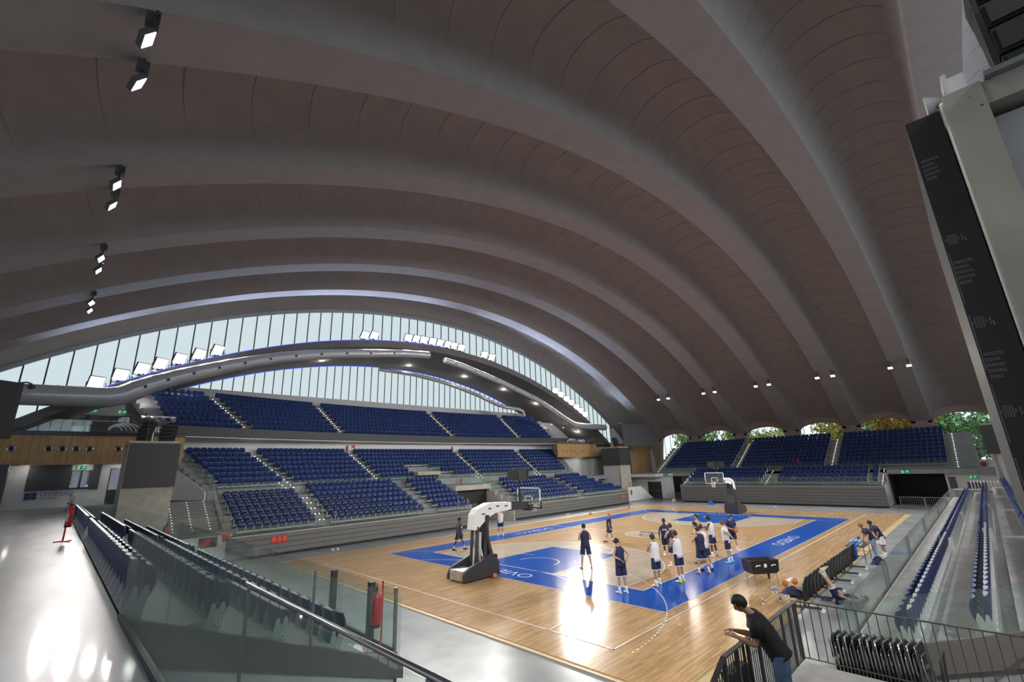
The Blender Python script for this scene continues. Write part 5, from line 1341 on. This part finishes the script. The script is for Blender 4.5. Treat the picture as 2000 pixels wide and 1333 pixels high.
b = MB(); b.loft([[(-24.85+0.55*u, -15.32+dy, 2.0+0.2*v) for u, v in ((-0.1, 0.9), (0.9, 0.95), (1.12, 0.5), (1.1, -0.1), (0.85, -0.55), (0.2, -0.35), (0.0, 0.1))] for dy in (-0.1, -0.04, 0.06)])
sb = tag(b.build('camera_bag', m_bag, smooth=40), 'black camera bag hanging on the outside of the barred railing', 'bag')
b = MB(); b.tube([(-24.8, -15.37, 2.1), (-24.7, -15.46, 2.50), (-24.5, -15.46, 2.53), (-24.3, -15.37, 2.1)], 0.012, 6); b.build('strap', m_bag, sb)
# ---- stack of folding chairs below the railing
m_chrome = mat('chromed_tube', (0.75, 0.75, 0.77), 0.18, metal=1.0)
m_vinyl = mat('shiny_black_vinyl', (0.012, 0.012, 0.014), 0.18)
def folding_chair(x, y, z, rz, label):
    t = empty('folding_chair', (x, y, z), rz)
    def frame(d, h, w): return [(d, -w, 0), (d-0.03, -w, h*0.55), (d-0.015, -w, h-0.06), (d, -w+0.06, h), (d, w-0.06, h), (d-0.015, w, h-0.06), (d-0.03, w, h*0.55), (d, w, 0)]
    b = MB(); b.tube(frame(0, 0.98, 0.26), 0.013, 6); b.build('front_frame', m_chrome, t, smooth=True)
    b = MB(); b.tube(frame(-0.045, 0.85, 0.225), 0.012, 6); b.build('rear_frame', m_chrome, t, smooth=True)
    b = MB(); b.box((-0.014, -0.235, 0.64), (0.018, 0.235, 0.96)); b.build('backrest', m_vinyl, t)
    b = MB(); b.box((-0.04, -0.22, 0.14), (-0.008, 0.22, 0.58)); b.build('seat', m_vinyl, t)
    return tag(t, label, 'chair', 'stacked folding chairs')
for i in range(12):
    folding_chair(-21.45+0.02*i, -15.92-0.105*i, 1.0, rad(83), 'folded black chair with chrome frame in the stack behind the railing, %s from the left' % ordw(i+1))
tr = empty('chair_trolley', (-21.3, -16.5, 0.95))
b = MB(); b.box((-0.3, -0.75, 0.0), (0.3, 0.72, 0.04)); b.build('deck', m_dsteel, tr)
b = MB(); b.tube([(-0.28, -0.78, 0.02), (-0.28, -0.86, 0.95), (0.28, -0.86, 0.95), (0.28, -0.78, 0.02)], 0.02, 8); b.build('push_handle', m_dsteel, tr)
tag(tr, 'black trolley carrying the stacked folding chairs', 'trolley')
# row of trolleys / folded barriers at the far end of the near stand
t = empty('folded_barriers', (23.4, -17.85, 2.0))
for i in range(9): b = MB(); b.tube([(0, -0.9+0.2*i, 0), (0, -0.9+0.2*i, 0.55), (0.2, -0.9+0.2*i, 0.68), (0.4, -0.9+0.2*i, 0.55), (0.4, -0.9+0.2*i, 0)], 0.03, 6); b.build('hoop_bar', m_bracket, t)
tag(t, 'white hooped rack at the far end of the near stand', 'rack')
b = MB(); b.box((22.8, -19, -0.06), (24.4, -16.0, 2.0)); struct(b.build('floor_front_stand_end', m_concg))
# ================================================================== PEOPLE
def rotv(v, ax, a): return Matrix.Rotation(a, 3, ax) @ Vector(v)
SKIN = {'light': (0.52, 0.32, 0.23), 'tan': (0.40, 0.23, 0.155), 'dark': (0.10, 0.055, 0.038), 'brown': (0.20, 0.11, 0.07)}
HAIR = {'black': (0.010, 0.008, 0.007), 'brown': (0.045, 0.026, 0.016), 'red': (0.16, 0.06, 0.025), 'grey': (0.20, 0.17, 0.14), 'fair': (0.22, 0.14, 0.07)}
m_eye = mat('eye', (0.03, 0.02, 0.015), 0.2); m_lip = mat('lips', (0.30, 0.12, 0.10), 0.5)
m_sock = mat('white_sock', (0.72, 0.72, 0.72), 0.8)
FABRIC = {'navy': mat('navy_sportswear', (0.012, 0.017, 0.065), 0.7, var=0.15, scale=9), 'white': mat('white_sportswear', (0.74, 0.74, 0.76), 0.7, var=0.04), 'black': mat('black_tshirt', (0.014, 0.013, 0.016), 0.8, var=0.2, scale=9),
          'jeans': mat('blue_denim', (0.075, 0.14, 0.25), 0.8, var=0.3, scale=10), 'jeans_light': mat('light_denim', (0.20, 0.29, 0.42), 0.8, var=0.25, scale=9), 'grey': mat('grey_tshirt', (0.22, 0.23, 0.26), 0.8), 'gold': mat('gold_bib', (0.55, 0.40, 0.10), 0.7)}
SHOES = {'white': m_white2, 'black': m_black, 'yellow': mat('neon_yellow_shoe', (0.72, 0.85, 0.05), 0.5), 'salmon': mat('salmon_shoe', (0.85, 0.36, 0.25), 0.5), 'cyan': mat('light_blue_shoe', (0.25, 0.68, 0.90), 0.5), 'grey': mat('grey_shoe', (0.28, 0.22, 0.20), 0.6), 'tan': mat('beige_shoe', (0.55, 0.42, 0.33), 0.6)}
def hand_mesh(mb, wrist, d, n, side, curl, s):
    """palm, four unequal bent fingers and a thumb from the side of the palm"""
    d = d.normalized(); n = (n-d*n.dot(d)).normalized(); w = d.cross(n)*side
    rings = []
    for t, hw, ht in ((-0.01, 0.027, 0.021), (0.03, 0.036, 0.017), (0.065, 0.042, 0.015), (0.092, 0.040, 0.012)):
        c = wrist+d*t*s
        rings.append([c+w*hw*s*cos(a)+n*ht*s*sin(a) for a in [2*PI*k/10 for k in range(10)]])
    mb.loft(rings)
    for k, L in enumerate((0.072, 0.082, 0.076, 0.060)):
        p = wrist+d*0.085*s+w*(0.030-0.020*k)*s; q = d.copy(); pts = [p]
        for j, f in enumerate((0.45, 0.32, 0.23)):
            q = (q*cos(curl*(0.7+0.25*j))+n*sin(curl*(0.7+0.25*j))).normalized()
            q = q; pts.append(pts[-1]+q*L*f*s)
            n2 = n
        mb.tube(pts, [0.0098*s, 0.0092*s, 0.0085*s, 0.0072*s], 6)
    p = wrist+d*0.022*s+w*0.028*s; t1 = (d*0.75+w*0.75+n*0.25).normalized(); t2 = (d*0.95+w*0.25+n*0.4).normalized()
    mb.tube([p, p+t1*0.042*s, p+t1*0.042*s+t2*0.032*s, p+t1*0.042*s+t2*0.055*s], [0.013*s, 0.0115*s, 0.010*s, 0.008*s], 6)
def head_grid(s):
    """rings of a head, x forward, centre at the middle of the skull"""
    g = []
    for i in range(15):
        ph = PI*i/14; row = []
        for j in range(20):
            th = 2*PI*j/20; x, y, z = sin(ph)*cos(th), sin(ph)*sin(th), -cos(ph)
            X, Y, Z = 0.096*x, 0.074*y, 0.118*z
            if z < 0: X *= 1-0.22*(-z)**1.5*(1 if x < 0 else 0.35); Y *= 1-0.30*(-z)**1.3
            if x < 0 and z > -0.5: X *= 1.06
            if x > 0.75:
                if abs(y) < 0.30 and -0.42 < z < 0.12: X += 0.020*(1-abs(y)/0.30)*(1-(abs(z+0.22)/0.36)**1.5 if abs(z+0.22) < 0.36 else 0)
                if 0.18 < abs(y) < 0.55 and -0.10 < z < 0.22: X -= 0.007
            row.append(Vector((X, Y, Z))*s)
        g.append(row)
    return g
def person(name_label, x, y, z, face, H=2.02, skin='light', hair='brown', top='navy', bottom='navy', shoes='white', lean=2, legs=((4, 4, 6), (-4, 6, 6)), arms=None, head=(0, 10), sleeves=False, trim=True, socks=True, long=False, curl=0.45,
           hairy=1.0, bald=False, group=None, tilt=None, number=None, ground=True, turn=0.0, beard=False):
    s = H/1.80
    msk = mat('skin_'+skin, SKIN[skin], 0.5, var=0.06, scale=12); mh = mat('hair_'+hair, HAIR[hair], 0.6, var=0.3, scale=60)
    ln = rad(lean)
    pel = Vector((0, 0, 0.97))*s
    def T(v): return pel+rotv(rotv(Vector(v)*s, 'Z', rad(turn)), 'Y', ln)       # torso frame
    waist, chest, neckb, neckt = T((0.005, 0, 0.13)), T((0.01, 0, 0.34)), T((-0.005, 0, 0.525)), T((0.02, 0, 0.60))
    hc = T((0.035+0.05*sin(rad(head[1])), 0, 0.715))
    J = {}
    for k, sd in enumerate((1, -1)):
        hp, kb, ab = legs[k]
        hip = pel+Vector((0, 0.095*sd, -0.03))*s
        def leg(a, L): 
            v = rotv((0, 0, -1), 'Y', -rad(a)); v = rotv(v, 'X', rad(ab)*sd); return v*L*s
        knee = hip+leg(hp, 0.445); ank = knee+leg(hp-kb, 0.425)
        calf = knee+(ank-knee)*0.33
        ft = rotv((1, 0, 0), 'Y', 0) if not tilt else -leg(hp-kb+75, 1).normalized()
        ft = Vector((cos(rad(8*sd)), sin(rad(8*sd)), 0)) if ground else (rotv((1, 0, 0), 'Y', -rad(hp-kb)))
        J[sd] = dict(hip=hip, knee=knee, calf=calf, ank=ank, ft=ft)
    low = min(J[1]['ank'].z, J[-1]['ank'].z)
    off = Vector((0, 0, 0.085*s-low)) if ground else Vector((0, 0, 0))
    for sd in (1, -1):
        for q in ('hip', 'knee', 'calf', 'ank'): J[sd][q] = J[sd][q]+off
    pel, waist, chest, neckb, neckt, hc = [v+off for v in (pel, waist, chest, neckb, neckt, hc)]
    arms = arms or (((0.02, 0.10, -0.28), (0.06, 0.0, -0.24)), ((0.02, -0.10, -0.28), (0.06, 0.0, -0.24)))
    A = {}
    for k, sd in enumerate((1, -1)):
        sh = T((0.0, 0.178*sd, 0.475))+off
        e = rotv(Vector(arms[k][0]).normalized()*0.295*s, 'Y', ln if len(arms[k]) < 3 else 0); w = rotv(Vector(arms[k][1]).normalized()*0.255*s, 'Y', ln if len(arms[k]) < 3 else 0)
        A[sd] = dict(sh=sh, el=sh+e, wr=sh+e+w)
    # --- skinned body
    V, E, R = [], [], []
    def node(p, r, par=None):
        V.append(tuple(p)); R.append(r*s)
        if par is not None: E.append((par, len(V)-1))
        return len(V)-1
    n0 = node(pel, 0.125); n1 = node(waist, 0.115, n0); n2 = node(chest, 0.135, n1); n3 = node(neckb, 0.075, n2); n4 = node(neckt, 0.056, n3); node(hc+Vector((0, 0, -0.01)), 0.06, n4)
    for sd in (1, -1):
        j = J[sd]; a = node(j['hip'], 0.088, n0); b_ = node(j['hip']*0.5+j['knee']*0.5, 0.078, a); c = node(j['knee'], 0.056, b_); d = node(j['calf'], 0.057, c); node(j['ank'], 0.037, d)
        a = A[sd]; q = node(a['sh'], 0.066, n2); w = node(a['sh']*0.45+a['el']*0.55, 0.050, q); v = node(a['el'], 0.040, w); u = node(a['el']*0.65+a['wr']*0.35, 0.041, v); node(a['wr'], 0.027, u)
    me = bpy.data.meshes.new('tmp'); me.from_pydata(V, E, []); ob = bpy.data.objects.new('tmp', me); COL.objects.link(ob)
    mod = ob.modifiers.new('skin', 'SKIN'); mod.use_smooth_shade = True
    for i, sv in enumerate(me.skin_vertices[0].data): sv.radius = (R[i], R[i]); sv.use_root = (i == 0)
    sub = ob.modifiers.new('sub', 'SUBSURF'); sub.levels = 1
    dg = bpy.context.evaluated_depsgraph_get(); em = bpy.data.meshes.new_from_object(ob.evaluated_get(dg)); bpy.data.objects.remove(ob)
    mb = MB(); mb.add([v.co for v in em.vertices], [list(p.vertices) for p in em.polygons]); bpy.data.meshes.remove(em)
    # --- head with face
    hm = Matrix.Rotation(ln*0.6+rad(head[1]), 3, 'Y'); hm = Matrix.Rotation(rad(head[0]), 3, 'Z') @ hm
    def HP(v): return hc+hm @ Vector(v)
    g = head_grid(s)
    mb.loft([[HP(v) for v in row] for row in g])
    for sd in (1, -1):
        b0 = len(mb.v); mb.ball((0, 0, 0), 0.024*s, 8, (0.7, 0.35, 1.2)); mb.v[b0:] = [tuple(HP(Vector(p)+Vector((-0.008, 0.073*sd, -0.012))*s)) for p in mb.v[b0:]]
        mb.mat(1); b0 = len(mb.v); mb.ball((0, 0, 0), 0.0095*s, 8); mb.v[b0:] = [tuple(HP(Vector(p)+Vector((0.080, 0.030*sd, 0.006))*s)) for p in mb.v[b0:]]; mb.mat(0)
    mb.mat(2); b0 = len(mb.v); mb.ball((0, 0, 0), 0.02*s, 8, (0.35, 1.0, 0.3)); mb.v[b0:] = [tuple(HP(Vector(p)+Vector((0.083, 0, -0.066))*s)) for p in mb.v[b0:]]; mb.mat(0)
    # --- hands
    for k, sd in enumerate((1, -1)):
        a = A[sd]; d = (a['wr']-a['el']).normalized()
        nrm = Vector((0, -sd, 0)) if abs(d.y) < 0.75 else Vector((-0.3, 0, -1 if d.z > -0.5 else 1))
        if abs(d.x) > 0.75: nrm = Vector((0, -0.3*sd, -1))
        hand_mesh(mb, a['wr']-d*0.005, d, nrm, -sd, curl, s)
    # --- feet inside the shoes
    body = mb.build('person', [msk, m_eye, m_lip], smooth=True)
    # --- hair
    if not bald:
        b = MB(); hg = []
        for i, row in enumerate(g):
            if i < 4: continue
            hg.append([HP(v*1.0+v.normalized()*(0.010+0.012*hairy*(0.6 if i < 8 else 1))*s) for v in row])
        fs = []; vs = [v for r in hg for v in r]; N = 20
        for i in range(len(hg)-1):
            for j in range(N):
                th = 2*PI*(j+0.5)/N; c = cos(th); zz = -cos(PI*(i+4.5)/14)
                line = 0.42 if c > 0.55 else (0.05 if c > 0.05 else -0.42)
                if zz > line: fs.append((i*N+j, i*N+(j+1) % N, (i+1)*N+(j+1) % N, (i+1)*N+j))
        b.add(vs, fs); o = b.build('hair', mh, body, smooth=True); so = o.modifiers.new('s', 'SOLIDIFY'); so.thickness = 0.02*s; so.offset = -1
    if beard:
        b = MB(); vs = [HP(v*1.03) for row in g[1:6] for v in row]; fs = []
        for i in range(4):
            for j in range(20):
                if cos(2*PI*(j+0.5)/20) > 0.25: fs.append((i*20+j, i*20+(j+1) % 20, (i+1)*20+(j+1) % 20, (i+1)*20+j))
        b.add(vs, fs); b.build('beard', mh, body, smooth=True)
    # --- shirt
    mt, mb_ = FABRIC[top], FABRIC[bottom]
    b = MB(); rings = []; n = 18
    hem = -0.13 if not long else -0.06
    for t, rx, ry in ((hem, 0.152, 0.192), (-0.02, 0.148, 0.186), (0.12, 0.138, 0.172), (0.27, 0.146, 0.188), (0.38, 0.142, 0.198), (0.45, 0.122, 0.190), (0.495, 0.095, 0.150), (0.53, 0.074, 0.088), (0.545, 0.066, 0.072)):
        rings.append([T((0.005+rx*cos(a)*(1+0.025*sin(3*a+t*20)), ry*sin(a), t+0.012*sin(2*a)))+off for a in [2*PI*k/n for k in range(n)]])
    b.loft(rings, cap=False); 
    if sleeves:
        for sd in (1, -1):
            a = A[sd]; d = a['el']-a['sh']; b.tube([a['sh']-d*0.12+Vector((0, -0.02*sd, 0)), a['sh']+d*0.2, a['sh']+d*0.68], [0.080*s, 0.076*s, 0.068*s], 12, cap=False)
    o = b.build('shirt' if sleeves else 'jersey', mt, body, smooth=True); so = o.modifiers.new('s', 'SOLIDIFY'); so.thickness = 0.008; so.offset = 1
    if number:
        c = T((0.162 if number > 0 else -0.162, 0, 0.30))+off
        text('chest_print', 'OCB', 0.10*s, m_white2, c+Vector((0.004*number, -0.085*number*s, 0)), (0, number, 0), (-sin(ln)*0+0.0, 0, 1), o, depth=0.003, xs=1.0, offset=0.004)
    # --- shorts or trousers
    b = MB()
    wr = []
    for t, rx, ry in ((0.06, 0.128, 0.165), (-0.02, 0.138, 0.178), (-0.10, 0.128, 0.180)):
        wr.append([T((rx*cos(a), ry*sin(a), t))*1.0+off if t > -0.05 else pel+Vector((rx*cos(a), ry*sin(a), t))*s for a in [2*PI*k/n for k in range(n)]])
    b.loft(wr)
    for sd in (1, -1):
        j = J[sd]
        if long:
            b.tube([j['hip']+Vector((0, 0, 0.03))*s, j['hip']*0.6+j['knee']*0.4, j['knee'], j['calf'], j['ank']+Vector((0, 0, 0.01))], [0.105*s, 0.096*s, 0.076*s, 0.072*s, 0.066*s], 14)
        else:
            b.tube([j['hip']+Vector((0, 0, 0.03))*s, j['hip']*0.55+j['knee']*0.45, j['hip']*0.14+j['knee']*0.86], [0.106*s, 0.108*s, 0.112*s], 14)
            if trim: b.mat(1).tube([j['hip']*0.18+j['knee']*0.82, j['hip']*0.11+j['knee']*0.89], [0.1145*s, 0.1155*s], 14); b.mat(0)
    b.build('jeans' if long else 'shorts', [mb_, FABRIC['white'] if bottom != 'white' else FABRIC['navy']], body, smooth=40)
    # --- socks and shoes
    for sd in (1, -1):
        j = J[sd]
        if socks and not long:
            b = MB(); b.tube([j['knee']*0.38+j['ank']*0.62, j['knee']*0.1+j['ank']*0.9, j['ank']-Vector((0, 0, 0.02))], [0.052*s, 0.046*s, 0.048*s], 12); b.build('sock', m_sock, body, smooth=True)
        ft = j['ft'].normalized(); up = Vector((0, 0, 1)) if ground else (j['knee']-j['ank']).normalized()
        if not ground: up = (up-ft*up.dot(ft)).normalized()
        sdv = up.cross(ft); rings = []
        for t, w, h, z0 in ((-0.075, 0.030, 0.075, 0.0), (-0.05, 0.042, 0.10, 0), (0.0, 0.046, 0.105, 0), (0.06, 0.048, 0.085, 0), (0.12, 0.053, 0.062, 0), (0.17, 0.050, 0.050, 0.003), (0.205, 0.028, 0.034, 0.008)):
            c = j['ank']+ft*t*s-up*0.085*s
            rings.append([c+(sdv*w*cos(a)+up*(z0+h*(0.5+0.5*sin(a))))*s for a in [2*PI*k/12 for k in range(12)]])
        b = MB(); b.loft(rings); b.build('shoe', SHOES[shoes], body, smooth=50)
    if tilt: body.matrix_world = Matrix.Translation((x, y, z)) @ Matrix.Rotation(rad(face), 4, 'Z') @ Matrix.Rotation(rad(tilt), 4, 'Y') @ Matrix.Translation(-pel)
    else: body.location = (x, y, z); body.rotation_euler = (0, 0, rad(face))
    return tag(body, name_label, 'person', group)
HB = (((-0.14, 0.16, -0.24), (-0.10, -0.20, -0.14)), ((-0.14, -0.16, -0.24), (-0.10, 0.20, -0.14)))       # hands behind the back
FOLD = (((0.10, 0.12, -0.26), (0.14, -0.20, 0.05)), ((0.10, -0.12, -0.26), (0.14, 0.20, 0.08)))            # forearms across the chest
CHIN = (((0.12, 0.08, -0.26), (0.06, -0.12, 0.24)), ((0.12, -0.08, -0.26), (0.10, 0.20, 0.02)))            # one hand at the chin
BENT = (((0.0, 0.10, -0.28), (0.20, -0.06, -0.02)), ((0.0, -0.10, -0.28), (0.20, 0.06, -0.02)))            # hands together in front
UP = (((0.18, 0.12, 0.12), (0.06, -0.10, 0.22)), ((0.18, -0.12, 0.12), (0.06, 0.10, 0.22)))                # shooting
WALK = ((16, 10, 4), (-18, 12, 4))
STAND = ((3, 3, 7), (-3, 5, 7))
G = 'players on the court'
person('tall dark-haired player in navy standing alone, back turned, in the floor glare', -12.1, -3.2, 0, 52, H=2.12, top='navy', arms=BENT, shoes='grey', hair='black', socks=False, legs=STAND, head=(0, 12))
person('player in navy with both hands clasped behind his back, head bowed', -14.85, -7.05, 0, 68, H=2.05, top='navy', arms=HB, hair='black', lean=6, head=(15, 28), legs=((2, 3, 2), (-2, 4, 2)))
person('player in a white vest and white shoes with one hand at his chin', -12.95, -7.6, 0, 72, H=2.04, top='white', skin='tan', arms=CHIN, hair='brown', head=(10, 8), legs=((-2, 3, 4), (10, 6, 6)))
person('player in a white vest wearing neon yellow shoes', -11.75, -8.05, 0, 70, H=2.08, top='white', skin='tan', arms=CHIN, hair='brown', shoes='yellow', head=(8, 8), legs=((-4, 4, 3), (5, 4, 3)))
person('dark-skinned player in navy walking towards the camera inside the group', -7.25, -5.1, 0, -160, H=2.05, skin='dark', hair='black', top='navy', legs=WALK, head=(-25, 5), number=1, hairy=0.3)
person('player in navy partly hidden behind the yellow-shoed player', -9.1, -6.45, 0, 62, H=2.02, top='navy', hair='brown', arms=FOLD, legs=STAND)
person('player in navy with salmon shoes, back turned, nearest the blue band in the group', -9.65, -8.15, 0, 60, H=2.04, top='navy', skin='light', hair='brown', shoes='salmon', arms=FOLD, legs=((4, 3, 7), (-4, 4, 7)))
person('player in white behind the salmon-shoed player', -8.95, -8.0, 0, 58, H=2.05, top='white', hair='brown', arms=FOLD, legs=STAND, shoes='black')
person('dark-skinned player in a white vest with short black hair, standing in the group', -5.6, -7.0, 0, 95, H=2.10, skin='dark', hair='black', top='white', arms=FOLD, legs=STAND, shoes='white', hairy=0.5)
person('pale player with quiffed dark hair looking left over the group', -5.4, -6.2, 0, 150, H=2.12, skin='light', hair='black', top='gold', arms=FOLD, legs=STAND, shoes='black', head=(10, 2))
person('player with curly black hair looking left from the middle of the group', -7.6, -7.1, 0, 105, H=1.96, skin='light', hair='black', top='gold', arms=FOLD, legs=STAND, shoes='black', head=(20, 2), hairy=2.0)
person('red-haired player in a white T-shirt and light blue shoes on the blue band', -6.65, -8.2, 0, 110, H=2.0, skin='light', hair='red', top='white', arms=HB, sleeves=True, shoes='cyan', legs=((2, 4, 3), (-6, 4, 3)), lean=4)
person('bearded coach in a navy polo holding an orange ball before him', -3.3, -7.2, 0, -125, H=1.95, skin='light', hair='black', top='navy', arms=BENT, sleeves=True, legs=STAND, head=(0, 10), beard=True)
ball(-3.48, -7.5, 1.02, 'basketball held by the bearded coach')
person('bald coach in navy polo and shorts striding alone across midcourt', -4.7, 0.35, 0, -42, H=1.92, skin='tan', hair='grey', top='navy', sleeves=True, legs=((20, 4, 3), (-22, 8, 3)), shoes='black', bald=True, head=(0, 8), arms=(((0.10, 0.06, -0.28), (0.12, 0.0, -0.22)), ((-0.08, -0.08, -0.28), (0.06, 0, -0.24))))
person('dark-skinned player in navy walking on the far left of the court', -12.5, 6.8, 0, -62, H=2.02, skin='dark', hair='black', top='navy', legs=((22, 4, 5), (-14, 8, 5)), shoes='black', number=1, hairy=0.9, head=(8, 2))
person('player in white shooting with raised arms behind the near hoop', -6.7, 9.0, 0, -135, H=2.0, skin='light', hair='fair', top='white', arms=UP, legs=((10, 18, 4), (2, 12, 4)), shoes='cyan', curl=0.2)
ball(-6.93, 8.77, 1.80, 'pale basketball above the shooting player')
person('coach in navy T-shirt and jeans bending over the folding table', -1.55, -13.55, -0.06, 120, H=1.85, skin='light', hair='fair', top='navy', bottom='jeans_light', sleeves=True, long=True, lean=28, arms=(((0.16, 0.06, -0.24), (0.16, 0, -0.16)), ((0.16, -0.06, -0.24), (0.16, 0, -0.16))), legs=((6, 6, 6), (-4, 4, 6)), head=(0, 20))
person('coach in navy polo and white shorts leaning in behind the one in jeans', -0.55, -13.75, -0.06, 130, H=1.88, skin='tan', hair='black', top='navy', bottom='white', sleeves=True, lean=26, arms=(((0.14, 0.06, -0.25), (0.10, -0.1, -0.2)), ((0.10, -0.14, -0.24), (0.16, 0.12, -0.10))), legs=((4, 4, 5), (-6, 4, 5)), head=(0, 18), beard=True)
# lying on the floor behind the chairs, one leg up on a chair
person('player in navy lying on the floor with bare legs resting up on a bench chair', -11.1, -13.72, 0.10, 118, H=1.98, skin='light', hair='brown', top='navy', socks=True, shoes='tan', legs=((70, 6, 2), (76, 4, 2)), arms=(((0.05, 0.2, -0.2), (0.1, 0, -0.2)), ((0.05, -0.2, -0.2), (0.1, 0, -0.2))), tilt=-90, ground=False, lean=0, head=(0, 10))
# man on the landing, elbows on the rail
person('man in black T-shirt and jeans leaning on the barred railing', -24.6, -15.98, ZL, 112, H=1.78, skin='tan', hair='black', top='black', bottom='jeans', shoes='black', sleeves=True, long=True, lean=31,
       arms=(((0.03, 0.05, -0.28), (0.22, -0.04, 0.07), 1), ((0.06, -0.05, -0.28), (0.21, 0.08, 0.05), 1)), legs=((-2, 2, 5), (4, 10, 5)), head=(18, 14), curl=0.35, hairy=0.3)
# ================================================================== TREES OUTSIDE THE END WINDOWS
def tree(x, y, h, w, col, label, seed):
    rnd = random.Random(seed); t = empty('tree', (x, y, -0.5))
    b = MB(); b.tube([(0, 0, 0), (0.1, 0.1, h*0.35), (0.0, 0.15, h*0.75)], [0.28, 0.2, 0.08], 8)
    for k in range(6): a = k*1.1; b.tube([(0.05, 0.1, h*(0.35+0.06*k)), (w*0.5*cos(a), w*0.5*sin(a), h*(0.55+0.06*k))], [0.09, 0.03], 6)
    b.build('trunk', mat('bark', (0.09, 0.07, 0.05), 0.9), t)
    b = MB()
    cl = [(rnd.gauss(0, w*0.42), rnd.gauss(0, w*0.42), h*(0.42+0.5*rnd.random())) for _ in range(26)]
    for _ in range(3400):
        c = cl[rnd.randrange(26)]; p = Vector((c[0]+rnd.gauss(0, w*0.17), c[1]+rnd.gauss(0, w*0.17), c[2]+rnd.gauss(0, h*0.055)))
        u = Vector((rnd.gauss(0, 1), rnd.gauss(0, 1), rnd.gauss(0, 1))).normalized(); v = u.cross(Vector((rnd.gauss(0, 1), rnd.gauss(0, 1), rnd.gauss(0, 1)))).normalized(); k = 0.20+0.18*rnd.random()
        b.add([p-u*k, p+v*k*0.5, p+u*k, p-v*k*0.5], [(0, 1, 2, 3)])
    m = mat('leaves_'+label.split()[0], col, 0.7, var=0.35, scale=0.9)
    b.build('foliage', m, t, fix=False)
    return tag(t, label, 'tree', 'trees outside the end windows')
for a in ((50, -17.5, 13, 4.2, (0.20, 0.42, 0.14), 'green tree outside the rightmost end window', 1), (47.5, -12.6, 12, 3.2, (0.62, 0.42, 0.09), 'golden tree outside, left of the rightmost end window', 2), (53, -8.5, 12, 3.6, (0.24, 0.40, 0.18), 'green tree outside the second end window from the right', 3),
          (50, -2.5, 11.5, 4.0, (0.50, 0.45, 0.10), 'yellowing tree outside the third end window from the right', 4), (51, 4.0, 11, 3.8, (0.45, 0.46, 0.12), 'yellow-green tree outside the middle end window', 5), (50, 10.5, 11, 3.8, (0.30, 0.46, 0.14), 'light green tree outside the second end window from the left', 6),
          (49, 18.0, 11, 3.6, (0.36, 0.48, 0.15), 'light green tree outside the leftmost end window', 7)): tree(*a)
b = MB(); b.box((42.5, -60, -1.0), (110, 60, -0.5)); struct(b.build('ground_outside', mat('lawn', (0.10, 0.16, 0.05), 0.9, var=0.3, scale=2)), 'lawn outside the end windows')
b = MB(); b.box((42.6, -26, 3.0), (47, -15, 3.35)); b.box((46.8, -26, 3.35), (47, -15, 4.1)); struct(b.build('wall_terrace_outside', m_white2))
b = MB(); b.box((43.5, -18.4, 3.35), (45.2, -17.0, 3.9)); tag(b.build('planter', m_red), 'red box on the pale terrace outside the rightmost window', 'planter')
